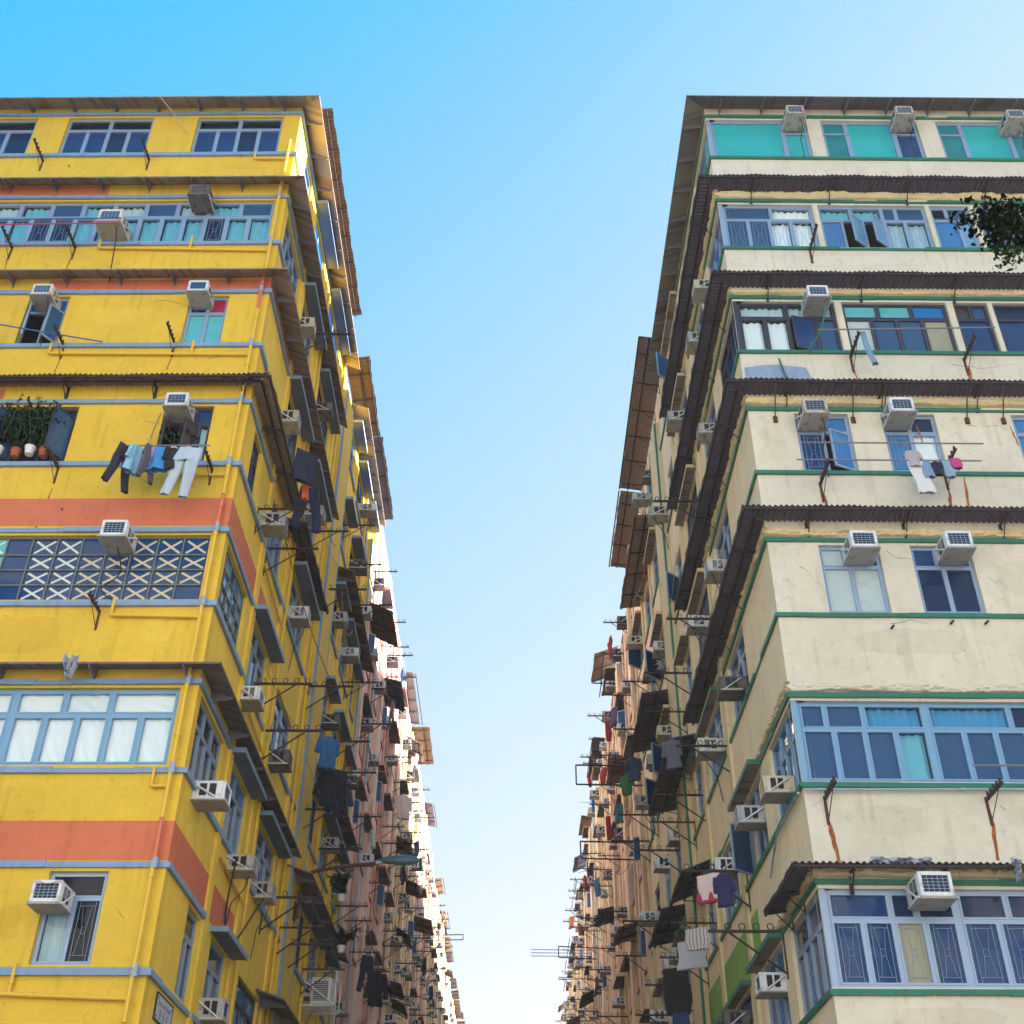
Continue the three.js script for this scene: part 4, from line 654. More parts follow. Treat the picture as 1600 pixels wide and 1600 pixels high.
  for (const [k, b, e] of [[6, 22.95, 25.2], [5, 19.86, 25.35], [4, 16.86, 25.5], [3, 13.84, 25.7]]) {
    corrCanopy(B, FR, 0, 13.2, b, 0.46, -0.02, 's', M.corrDark, { at: 0.75, step: 1.75 + 0.1 * (k % 3), rails: [0.43] }); corrCanopy(B, SR, ZR, e, b, 0.46, -0.02, 's', M.corrDark, { at: 0.9, step: 1.6, rails: [0.43, 0.2] });
  }
  corrCanopy(B, FR, 0, 13.2, 7.5, 0.42, 0.06, 's', M.corrDark, { at: 0.5, step: 1.35, rails: [0.39] }); corrCanopy(B, SR, ZR, 19.3, 7.5, 0.42, 0.06, 's', M.corrDark, { at: 0.9, step: 0.9, rails: [0.39] });
  corrCanopy(B, SR, 25.4, 33, 26.2, 0.78, -0.12, null, M.corrBrown, { name: 'roof_canopy', rails: [0.5, 0.8], step: 1.3, pitch: 0.12 }); corrCanopy(B, SR, 33.1, 38, 26.2, 0.75, -0.1, null, M.corrBrown, { name: 'roof_canopy', rails: [0.5, 0.8], step: 1.3, pitch: 0.12 });
  corrCanopy(B, SR, 29.9, 35.5, 23.0, 0.75, 0.1, null, M.corrBrown, { step: 1.3, pitch: 0.12 }); corrCanopy(B, SR, 29.9, 34.0, 16.9, 0.85, 0.16, null, M.corrDark, { step: 1.2, pitch: 0.12 }); corrCanopy(B, SR, 25.9, 30.8, 13.7, 0.8, 0.16, null, M.corrDark, { step: 1.2, pitch: 0.12 }); corrCanopy(B, SR, 30.0, 33.5, 10.9, 0.7, 0.14, null, M.corrDark, { step: 1.2, pitch: 0.12 }); corrCanopy(B, SR, 25.8, 28.2, 10.6, 0.75, 0.3, null, M.corrDark, { step: 1.1, pitch: 0.12 });
  { const m = new MB(); m.box(SR, 28.15, 29.65, 0, TOPR - 0.9, 0.001, 0.15); const p = m.build('pilaster', M.creamSoft, B); for (const z of [28.15, 29.57]) new MB().box(SR, z - 0.004, z + 0.09, 0, TOPR - 0.95, 0.1, 0.156).build('edge_strip', M.green, p); }
  for (const z of [22.4, 25.7, 32.3, 34.8, 37.5]) { const m = new MB(); m.box(SR, z, z + 0.3, 0, TOPR - 0.9, 0.001, 0.06); m.build('pilaster', M.creamSoft, B); }
  band(B, SR, 21.7, 28.1, 7.3, 8.25, M.leafGreen); band(B, SR, 29.7, 34, 7.3, 8.25, M.leafGreen);
  { const m = new MB(); m.poly(FR, [[0.05, s(5) - 0.42, 0.003], [0.45, s(5) - 0.34, 0.003], [0.7, s(5) - 0.33, 0.003], [1.28, s(5) - 0.4, 0.003], [1.4, s(5) - 0.85, 0.003], [0.05, s(5) - 0.85, 0.003]], [0, 0, 1]); m.build('paint_patch', M.bluePatch, B); }
  for (const [a, b, l, w, q] of [[0.31, s(2) - 0.5, 0.72, 0.07, 1], [2.84, s(2) - 0.45, 0.72, 0.06, 2], [4.55, s(5) - 0.33, 0.55, 0.08, 2], [1.16, s(4) - 0.4, 0.55, 0.05, 1], [3.5, s(4) - 0.35, 0.55, 0.06, 2], [3.85, s(4) - 0.06, 0.75, 0.05, 4], [2.22, s(5) - 0.3, 0.5, 0.03, 3], [3.2, s(4) + 1.2, 0.45, 0.03, 3], [5.0, s(4) + 1.2, 0.5, 0.03, 3]]) stain(B, FR, a, b, l, w, M.rustStain, q + 20);
  pipeRun(B, FR, [[0.0, s(2) - 0.1, 0.08], [5, s(2) - 0.06, 0.08], [12, s(2) - 0.07, 0.08]], 0.022, M.galv, 'conduit', 2.2); pipeRun(B, SR, [[17.35, s(2) - 0.1, 0.07], [19.2, s(2) - 0.12, 0.07], [20.0, s(2) - 0.55, 0.07]], 0.02, M.galv, 'conduit', 1);
  for (const a of [0.5, 2.0, 2.62, 4.2, 4.9, 5.9]) { new MB().rod(FR.p(a, 16.8, 0.4), FR.p(a, s(4) + 1.34, 0.03), 0.014, 5).box(FR, a - 0.04, a + 0.04, s(4) + 1.22, s(4) + 1.36, 0.001, 0.04).build('stay_rod', M.rustIron, B); }
}
{
  const r = rng(777), s = sillR, alt = [wallMat('#d9d0be'), wallMat('#e3dccb'), wallMat('#d8cfba')];
  for (const [a, k, f, w, h] of [[2.2, 3, -0.5, 1.8, 0.5], [4.6, 3, -0.7, 1.3, 0.6], [1.2, 2, -0.55, 1.2, 0.5], [3.6, 2, -0.5, 1.2, 0.4], [2.2, 4, 0.8, 0.5, 0.7], [4.5, 4, 0.9, 0.8, 0.6], [0.4, 4, 0.7, 0.5, 0.9], [4.4, 3, 0.8, 0.9, 0.7], [2.8, 6, -0.35, 1.8, 0.3], [1.6, 1, -0.5, 1.6, 0.6]]) patch(creamB, FR, a, s(k) + f, w, h, alt[Math.floor(r() * 3)], Math.round(a * 100) + k);
  for (const [a, k, f, l, g] of [[2.1, 3, 1.35, 0.8, -0.5], [4.2, 4, 1.2, 0.9, -0.6], [4.2, 5, -0.3, 1.3, -0.15], [1.9, 3, -0.15, 0.7, -0.1], [3.8, 3, 0.8, 0.5, -1.0], [0.5, 3, 1.0, 0.6, -0.8], [3.3, 1, 1.85, 1.6, 0.05], [3.0, 2, -0.3, 0.9, -0.4]]) crack(creamB, FR, a, s(k) + f, l, g, M.wire, Math.round(a * 90) + k);
  for (let i = 0; i < 9; i++) { const z = 19.5 + r() * 15, b = s(1 + Math.floor(r() * 6)) + r(); slack(creamB, SR, [z, b, 0.1 + 0.5 * r()], [z + 2 + 3 * r(), b + (r() - 0.5) * 2.2, 0.1 + 0.7 * r()], 0.15 + 0.5 * r(), r() < 0.6 ? M.wire : M.wirePale); }
  for (const [a, y] of [[2.93, 11.72], [3.52, 11.72], [1.9, 11.62]]) new MB().rod(FR.p(a, y, 0), FR.p(a, y - 0.02, 0.13), 0.022, 7).build('pipe_stub', M.rustIron, creamB);
}
// ---------------------------------------------------------------- the rows of blocks down the alley
const ORD = ['first', 'second', 'third', 'fourth', 'fifth', 'sixth', 'seventh', 'eighth', 'ninth', 'tenth', 'eleventh', 'twelfth'];
const STOREY = { 7: 'top storey', 6: 'second storey from roof', 5: 'third storey from roof', 4: 'fourth storey from roof', 3: 'fifth storey from roof', 2: 'sixth storey from roof', 1: 'seventh storey from roof' };
const GCOL = [['white', '#e4e8ee'], ['black', '#1c1a22'], ['navy blue', '#1f2a52'], ['blue', '#31608f'], ['red', '#8f2a30'], ['pink', '#c9a0a6'], ['grey', '#8b909c'], ['purple', '#4d4268'], ['green', '#47754c'], ['orange', '#b5683c'], ['pale blue', '#a9c4e2'], ['teal', '#2f7480']];
const walls = [];   // for the things hung on the walls later
function farBlock(o) {
  const { F, z0, z1, s, top } = o, B = thing('added_fill_building', o.label, 'building', F.p(z0, 0, 0)), r = rng(o.seed), ops = [], list = [];
  const n = Math.round((z1 - z0) / 3.0), pitch = (z1 - z0) / n;
  for (let i = 0; i < n; i++) for (let k = 1; k <= 7; k++) { const w = 1.3 + 0.5 * r(), zc = z0 + (i + 0.5) * pitch + (r() - 0.5) * 0.3; list.push([k, i, zc - w / 2, zc + w / 2]); ops.push([zc - w / 2, zc + w / 2, s(k) + 0.1, s(k) + 1.42]); }
  wall(B, F, z0, z1, 0, top, ops, o.mat);
  new MB().box(F, z0, z1, top - 0.3, top - 0.05, -12, -0.23).build('roof', M.concrete, B);
  new MB().box(F, z0, z1, 0, top - 0.35, -12, -11.8).box(F, z0 + 0.005, z0 + 0.22, 0, top - 0.3, -11.7, -0.23).box(F, z1 - 0.22, z1 - 0.005, 0, top - 0.3, -11.7, -0.23).build('wall', o.mat, B);
  for (const [k, i, a0, a1] of list) {
    const far = z0 > 68, g = [G.navy, G.dark, G.slate, G.sky, G.dark][Math.floor(r() * 5)], q = r(), nn = far ? 2 : 2 + (q > 0.6);
    windowUnit(B, F, a0, a1, s(k) + 0.1, s(k) + 1.42, { frame: q < 0.2 ? M.darkFrame : q < 0.5 ? M.oldFrame : M.alu, sash: far ? 0 : 0.03, fw: 0.06, rows: far ? [[1, 2]] : [[0.3, 1], [0.7, nn]], cell: (rr, c) => !far && rr && c === 0 && q > 0.87 ? { g: G.slate, open: 60 } : ({ g: c ? g : G.dark }) });
    if (r() < 0.4) hood(B, F, a0 - 0.2, a1 + 0.2, s(k) + 1.48, 0.3 + 0.15 * r(), r() < 0.35 ? o.trim : o.mat2, M.soffitDark);
    else if (r() < 0.13 + (k < 4 ? 0.08 : 0)) corrCanopy(B, F, a0 - 0.5, a1 + 0.5, s(k) + 1.95, 0.7 + 0.4 * r(), 0.15 + 0.35 * r(), null, [M.corrDark, M.corrBrown, M.corrTan][Math.floor(r() * 3)], { pitch: 0.16, seg: 4, step: 1.1, at: 0.2, rails: [0.6] });
  }
  for (let i = 0; i <= n; i++) { const z = z0 + i * pitch, w = i % 2 ? 0.5 : 0.9, m = new MB(); m.box(F, Math.max(z0, z - w / 2), Math.min(z1, z + w / 2), 0, top - 0.7, 0.001, i % 2 ? 0.06 : 0.17); m.build('pilaster', i % 2 ? o.mat2 : o.mat3 ?? o.mat2, B); }
  for (let i = 0; i < n; i++) { const z = z0 + (i + 0.18) * pitch; pipeRun(B, F, [[z, top - 0.8, 0.09], [z, 2, 0.09]], 0.045, r() < 0.5 ? o.mat2 : M.galv, 'drain_pipe', 2.2); }
  if (z0 < 80) for (let i = 0; i < 8; i++) { const z = z0 + r() * (z1 - z0 - 4), b = s(1 + Math.floor(r() * 7)) + r(); slack(B, F, [z, b, 0.1 + 0.6 * r()], [z + 2 + 3 * r(), b + (r() - 0.5) * 3, 0.1 + 0.8 * r()], 0.2 + 0.5 * r(), r() < 0.6 ? M.wire : M.wirePale, 0.012); }
  for (let k = 1; k <= 7; k++) ledge(B, F, z0, z1, s(k) - 0.02, o.trim, { h: 0.08, c: 0.05 });
  for (let z = z0 + 0.3; z < z1 - 2.2;) { const l = Math.min(z1 - 0.2 - z, 2.4 + 3.5 * r()); if (r() < (o.roofs ?? 0.62)) corrCanopy(B, F, z, z + l, top - 0.25 + 0.3 * r(), (0.45 + 0.55 * r() * r()) * (o.roofs ? 0.6 : 1), -0.1 + 0.2 * r(), null, [M.corrRust, M.corrBrown, M.corrTan, M.corrDark][Math.floor(r() * 4)], { name: 'roof_canopy', pitch: 0.16, seg: 4, step: 1.3, at: 0.2, rails: [0.6] }); z += l + 0.15 + r() * 1.2; }
  walls.push({ ...o, list, B, n });
  return B;
}
const blocksL = [
  ['pink block with worn brown pilasters next to the yellow building', 'pink block', 35.6, 50, M.pink, M.pinkDark, M.redTrim, M.rose, 28.4], ['sand coloured block beyond the pink one on the left', 'left sand block', 50, 62, M.sand, M.sandDark, M.ledgeDark, M.sand, 28.2],
  ['rose block, third after the yellow building on the left', 'left rose block', 62, 75, M.rose, M.pinkDark, M.pinkDark, M.pale, 28.6], ['pale block with a sunlit top, fourth after the yellow building', 'left pale block', 75, 93, M.pale, M.sandDark, M.ledgeDark, M.sand, 28.2],
  ['sunlit sand block near the far end of the left row', 'far left sand block', 93, 114, M.sand, M.peachDark, M.redTrim, M.pale, 28.0], ['last pale block at the far end of the left row', 'last left block', 114, 141, M.pale, M.sandDark, M.sandDark, M.sand, 28.2]];
const blocksR = [
  ['peach block with red trim next to the cream corner building', 'peach block', 38.2, 52, M.peach, M.peachDark, M.redTrim, M.peachDark, 25.6], ['sand block beyond the peach one on the right', 'right sand block', 52, 66, M.sand, M.peachDark, M.peachDark, M.peach, 25.9],
  ['rose block, third after the cream building on the right', 'right rose block', 66, 80, M.rose, M.peachDark, M.redTrim, M.pale, 25.4], ['pale block, fourth after the cream building on the right', 'right pale block', 80, 97, M.pale, M.peachDark, M.sandDark, M.peach, 25.8],
  ['peach block near the far end of the right row', 'far right peach block', 97, 117, M.peach, M.peachDark, M.redTrim, M.sand, 25.5], ['last sand block at the far end of the right row', 'last right block', 117, 142, M.sand, M.sandDark, M.sandDark, M.pale, 25.7]];
blocksL.forEach((b, i) => farBlock({ F: SL, s: sillL, label: b[0], short: b[1], z0: b[2], z1: b[3], mat: b[4], mat2: b[5], trim: b[6], mat3: b[7], top: b[8], seed: 1000 + i * 17 }));
const SRB = (dx) => new Frame(V(XR + dx, 0, 0), SR.u, SR.v, SR.n);
blocksR.forEach((b, i) => farBlock({ F: SRB([0, 0, 0.15, 0.35, 0.5, 0.6][i]), roofs: i > 1 ? 0.35 : undefined, s: sillR, label: b[0], short: b[1], z0: b[2], z1: b[3], mat: b[4], mat2: b[5], trim: b[6], mat3: b[7], top: b[8], seed: 2000 + i * 17 }));
// added block behind the viewer: its sunlit wall is fill light for the fronts
{
  const t = 35 * RAD, F = new Frame(V(0, 0, 13), V(Math.cos(t), 0, Math.sin(t)), V(0, 1, 0), V(Math.sin(t), 0, -Math.cos(t))), ops = [];
  const B = thing('added_fill_building', 'added apartment block behind the viewer, out of view, bouncing fill sunlight onto the fronts', 'building', F.o.clone());
  for (let k = 0; k < 7; k++) for (let i = -7; i < 14; i++) ops.push([i * 3.4 + 0.8, i * 3.4 + 2.2, 4.6 + k * 3, 5.9 + k * 3]);
  wall(B, F, -25, 48, 0, 26.6, ops, wallMat('#a19c92'), 0.25); new MB().box(F, -25, 48, 26.2, 26.55, -12, -0.26).build('roof', M.concrete, B); new MB().box(F, -25, 48, 0, 26, -12, -11.8).box(F, -25, -24.8, 0, 26, -11.7, -0.26).box(F, 47.8, 48, 0, 26, -11.7, -0.26).build('wall', M.cream, B);
  for (const [p, q, lo, hi] of ops) windowUnit(B, F, p, q, lo, hi, { rows: [[1, 2]], sash: 0, cell: () => ({ g: G.dark }) });
  for (let k = 0; k < 8; k++) ledge(B, F, -25, 48, 4.4 + k * 3, M.ledge);
}
// ---------------------------------------------------------------- air conditioners
const acOpen = (F, k, s) => k;
for (const [a, b, v, label, sc] of [
  [-1.83, 22.4, 6, 'dark air conditioner with a rusty underside on the yellow front, second storey from the roof', 1.05], [-3.6, 21.42, 1, 'wide beige air conditioner above blue and red rods on the yellow front', 1.25],
  [-1.37, 19.38, 3, 'air conditioner over the aqua paned window with a red light on the yellow front', 1], [-4.6, 19.3, 1, 'air conditioner above two open casements on the yellow front', 1],
  [-1.27, 16.25, 0, 'white air conditioner above the washing line on the yellow front', 1.05], [-1.85, 13.22, 0, 'air conditioner in front of the panes taped with crosses', 1.1], [-1.54, 6.83, 0, 'air conditioner with a purple cloth on top, lowest on the yellow front', 1.05]])
  put(AC[v], FL, a, b + 0.02, 0.0, label, undefined, 0, sc);
for (const [a, b, v, label, sc] of [
  [2.03, 25.2, 4, 'weathered air conditioner beside the large corner pane of teal glass', 1.0], [4.6, 25.2, 4, 'weathered air conditioner over the second teal window of the cream front', 1.0], [7.2, 25.1, 4, 'air conditioner cut by the right edge of the photo, top storey', 1.0],
  [1.67, 19.1, 0, 'white air conditioner over dark framed windows on the cream front', 1.05], [1.16, 15.98, 4, 'air conditioner over the left barred window behind the two bamboo poles', 1.1], [2.81, 16.03, 0, 'air conditioner over the window with a white sheet and washing', 1.1],
  [1.56, 12.93, 0, 'air conditioner over the frosted window of the cream front', 1.12], [3.22, 12.94, 0, 'air conditioner over the dark window right of the frosted one', 1.12], [1.57, 6.9, 0, 'air conditioner set in the large lowest window of the cream front', 1.18]])
  put(AC[v], FR, a, b + 0.02, 0.0, label, undefined, 0, sc);
const nearL = [[20.31, 6, 0.1], [20.02, 5, 0.06], [23.34, 6, 0.09], [19.87, 4, 0.12], [24.09, 5, 0.18], [20.37, 3, -0.09], [23.68, 3, -0.04], [18.41, 2, 0.01], [21.34, 2, -0.04], [23.91, 2, 0.06], [20.92, 1, 0.1], [23.98, 4, 0.19], [29.56, 5, 0.23], [32.5, 7, 0.2], [31.96, 5, 0.28], [31.69, 6, 0.27], [31.99, 3, 0.33], [33.9, 3, 0.31], [34.43, 4, 0.27], [31.13, 2, 0.0], [29.7, 4, 0.2], [34.2, 6, 0.2], [29.8, 1, 0.2], [32.4, 1, 0.15]];
const nearR = [[18.9, 6, 0.15], [20.43, 6, 0.09], [20.12, 5, 0.1], [23.44, 6, 0.12], [29.9, 7, 0.13], [31.75, 7, 0.28], [28.0, 6, 0.2], [34.7, 7, 0.24], [20.92, 3, 0.18], [23.75, 3, 0.17], [18.35, 2, 0.15], [20.44, 2, 0.25], [23.42, 2, 0.28], [20.35, 1, 0.3], [24.11, 1, 0.38], [23.73, 4, 0.18], [30.2, 5, 0.14], [31.9, 5, 0.23], [21.07, 4, 0.11], [30.17, 4, 0.27], [32.26, 4, 0.29], [30.0, 3, 0.27], [32.66, 3, 0.33], [35.82, 4, 0.34], [30.3, 2, 0.32], [32.13, 2, 0.4], [35.86, 2, 0.24], [35.6, 6, 0.2], [36.4, 3, 0.2]];
{
  const r = rng(5), bay = (z, L) => { const l = L ? [20, 23, 26, 30.5, 33] : [19.2, 22, 25.5, 31.2, 34.5]; let i = 0; while (i < l.length && z > l[i] + 0.3) i++; return ORD[i]; };
  const used = {};
  for (const [lst, F, s, nm, L] of [[nearL, SL, sillL, 'yellow', 1], [nearR, SR, sillR, 'cream', 0]]) for (const [z, k, f] of lst) {
    const w = `${nm} alley wall, ${STOREY[k]}, ${bay(z, L)} bay`; used[w] = (used[w] ?? 0) + 1;
    put(AC[Math.floor(r() * 8)], F, z, s(k) + f * FLOOR - 0.22, 0, `air conditioner on the ${w}${used[w] > 1 ? ', farther one' : ''}`, 'air conditioners along the alley', 0.06 * (r() - 0.5), [0.9 + 0.25 * r(), 0.9 + 0.2 * r(), 0.85 + 0.35 * r()]);
  }
  const rest = [];
  for (const w of walls) for (const [k, i, a0, a1] of w.list) {
    if (r() > 0.8) continue;
    const z = a0 + (a1 - a0) * (0.25 + 0.5 * r()), b = w.s(k) + (0.05 + 0.75 * r()), turn = 0.1 * (r() - 0.5), sc = [0.85 + 0.35 * r(), 0.85 + 0.3 * r(), 0.8 + 0.4 * r()], kd = Math.floor(r() * 8);
    if (w.z0 > 74) { const q = new THREE.Object3D(); q.position.copy(w.F.p(z, b, 0)); q.rotation.y = Math.atan2(w.F.n.x, w.F.n.z) + turn; q.scale.set(...sc); q.updateMatrix(); rest.push([q.matrix.clone(), 0.7 + 0.3 * r()]); continue; }
    put(AC[kd], w.F, z, b, 0, `air conditioner on the ${w.short}, ${STOREY[k]}, ${ORD[i]} bay along`, 'air conditioners along the alley', turn, sc);
  }
  // the farthest ones, a few pixels each
  const m = new MB(), n = []; m.cbox(W0, -0.2, 0.2, 0, 0.3, -0.1, 0.45, 0.01); n.push(m.pos.length / 3); for (const x of [-1, 1]) for (const z of [0.1, 0.235]) m.box(W0, x > 0 ? 0.198 : -0.204, x > 0 ? 0.204 : -0.198, 0.055, 0.25, z, z + 0.1); m.box(W0, -0.16, 0.16, 0.04, 0.26, 0.448, 0.453); n.push(m.pos.length / 3);
  const g = new THREE.BufferGeometry(), col = []; for (let i = 0; i < n[1]; i++) { const v = i < n[0] ? 0.72 : 0.03; col.push(v, v, v * 1.05); }
  g.setAttribute('position', new THREE.BufferAttribute(new Float32Array(m.pos), 3)); g.setAttribute('normal', new THREE.BufferAttribute(new Float32Array(m.nor), 3)); g.setAttribute('uv', new THREE.BufferAttribute(new Float32Array(m.uv), 2)); g.setAttribute('color', new THREE.BufferAttribute(new Float32Array(col), 3)); g.setIndex(m.idx);
  const im = new THREE.InstancedMesh(g, new THREE.MeshStandardMaterial({ vertexColors: true, roughness: 0.6 }), rest.length); rest.forEach(([q, t], i) => { im.setMatrixAt(i, q); im.setColorAt(i, new THREE.Color(t, t, t)); });
  im.name = 'far_air_conditioners'; tag(im, 'many tiny air conditioners on the farthest blocks of both rows', 'air conditioners', undefined, 'stuff'); scene.add(im);
}
// ---------------------------------------------------------------- laundry brackets and poles
for (const [a, b, label] of [[-5.87, 24.2, 'spiked iron bracket beside the first yellow pier, top storey of the yellow front'], [-3.38, 24.2, 'spiked iron bracket by the second yellow pier, top storey of the yellow front'], [-5.83, 21.2, 'bracket at the left end of the blue and red rods'], [-4.44, 21.2, 'bracket carrying the right part of the blue and red rods'], [-1.75, 18.3, 'bracket between the two windows of the yellow front, third storey from the roof'], [-4.01, 18.25, 'bracket below the open casements of the yellow front'], [-3.4, 15.1, 'rusty bracket at the corner of the plant window'], [-2.04, 15.0, 'bracket at the left end of the washing line on the yellow front'], [-0.48, 15.05, 'bracket at the right end of the washing line on the yellow front'], [-1.95, 11.95, 'thin bracket below the taped window of the yellow front']]) put(RACK[1], FL, a, b, 0, label);
for (const [a, b, label] of [[1.85, 21.0, 'dark bracket below the casements of the cream front, second storey from the roof'], [2.22, 17.85, 'bracket with a grey cloth on the cream front, third storey from the roof'], [4.49, 17.8, 'bracket holding the right end of the long pole, third storey from the roof'], [1.14, 14.65, 'bracket below the left barred window of the cream front'], [3.49, 14.95, 'rusty bracket by the hanging clothes of the cream front'], [0.31, 8.55, 'iron bracket with a rust streak near the corner of the cream front'], [2.81, 8.55, 'iron bracket with a rust streak at the right of the cream front']]) put(RACK[1], FR, a, b, 0, label, undefined, 0, 1.15);
pole(FL, -7.5, 21.42, 0.62, -3.3, 21.47, 0.62, M.blueRod, 'blue rod under the wide beige air conditioner'); pole(FL, -7.5, 21.2, 0.68, -3.3, 21.24, 0.68, M.redRod, 'red rod below the blue one on the yellow front');
pole(FL, -2.05, 15.16, 0.62, -0.4, 15.16, 0.62, M.bamboo, 'pole carrying the washing on the yellow front'); pole(FR, 1.4, 17.9, 0.75, 4.9, 18.0, 0.75, M.bamboo, 'long thin pole before the dark windows of the cream front');
pole(FR, 0.7, 15.06, 0.75, 4.0, 15.06, 0.75, M.bamboo, 'upper bamboo pole before the barred windows'); pole(FR, 0.6, 14.78, 0.6, 3.95, 14.78, 0.6, M.bamboo, 'lower bamboo pole with the blue ends before the barred windows'); pole(FR, 2.4, 8.8, 0.8, 6.0, 8.8, 0.8, M.bamboo, 'pole held by the lowest right bracket of the cream front');
{
  const r = rng(31), clothesL = [], seen = {};
  const spots = [[SL, sillL, 'yellow', [[20.6, 6], [19.4, 4], [20.6, 4], [22.6, 3], [21.2, 3], [26.8, 4], [27.6, 3], [24.6, 5], [27.4, 5], [28.8, 6], [30.8, 3], [30.6, 4], [33.0, 4], [32.8, 5], [34.6, 3], [30.6, 2], [27.6, 2], [24.8, 2], [33.4, 6], [31, 6], [26.7, 2.02]]],
    [SR, sillR, 'cream', [[22.4, 5], [22.6, 4], [22.6, 3], [26.0, 4], [26, 3], [27.8, 4], [19.9, 1.5], [22.3, 2], [25.8, 2], [27.9, 3], [30, 3], [32.4, 5], [34.8, 4], [33.0, 2], [30.2, 2], [34.9, 3], [35.0, 5], [37.3, 4], [37.2, 2], [27.9, 2], [25.7, 1.2]]]];
  for (const [F, s, nm, l] of spots) for (const [z, k] of l) put(RACK[0], F, z, s(k) - 0.05 + 0.5 * r(), 0, `laundry bracket, ${nm} alley wall, ${STOREY[Math.floor(k)]}, ${z < 24 ? 'near the street' : z < 29 ? 'by broad pilaster' : 'beyond broad pilaster'}${(seen[nm + Math.floor(k) + (z < 24) + (z < 29)] = (seen[nm + Math.floor(k) + (z < 24) + (z < 29)] ?? 0) + 1) > 1 ? ', ' + ORD[seen[nm + Math.floor(k) + (z < 24) + (z < 29)] - 1] + ' from the street' : ''}`, 'laundry brackets along the alley', 0, 0.95 + 0.25 * r());
  for (const w of walls) for (const [k, i, a0, a1] of w.list) {
    if (r() > (w.z0 > 92 ? 0.25 : 0.52)) continue;
    const z = a0 - 0.25, b = w.s(k) + (r() - 0.2) * 0.5; put(RACK[0], w.F, z, b, 0, `laundry bracket on the ${w.short}, ${STOREY[k]}, ${ORD[i]} bay along`, 'laundry brackets along the alley', 0, 0.9 + 0.35 * r());
    if (r() < 0.3) put(RACK[0], w.F, a1 + 0.3, b, 0, `laundry bracket on the ${w.short}, ${STOREY[k]}, beyond the ${ORD[i]} bay`, 'laundry brackets along the alley', 0, 0.9 + 0.35 * r());
    if (r() < 0.3 && w.z0 < 95) { const c = GCOL[Math.floor(r() * GCOL.length)], kd = ['shirt', 'trousers', 'towel', 'shirt', 'sheet'][Math.floor(r() * 5)]; garment(kd, cloth(c[1]), `${c[0]} ${kd === 'sheet' ? 'bed sheet' : kd} drying before the ${w.short}, ${STOREY[k]}, ${ORD[i]} bay`, w.F, (a0 + a1) / 2, b - 0.02, 0.75, { turn: 1.2 * (r() - 0.3), w: 0.5, h: 0.75, s: 0.85 + 0.15 * r() }); }
    if (r() < 0.25 && w.z0 < 80) pole(w.F, z - 0.2, b + 0.07, 0.8, a1 + 0.5, b + 0.07, 0.8, M.bamboo, `bamboo pole on the ${w.short}, ${STOREY[k]}, ${ORD[i]} bay along`, 0.02, 'bamboo poles along the alley');
  }
}
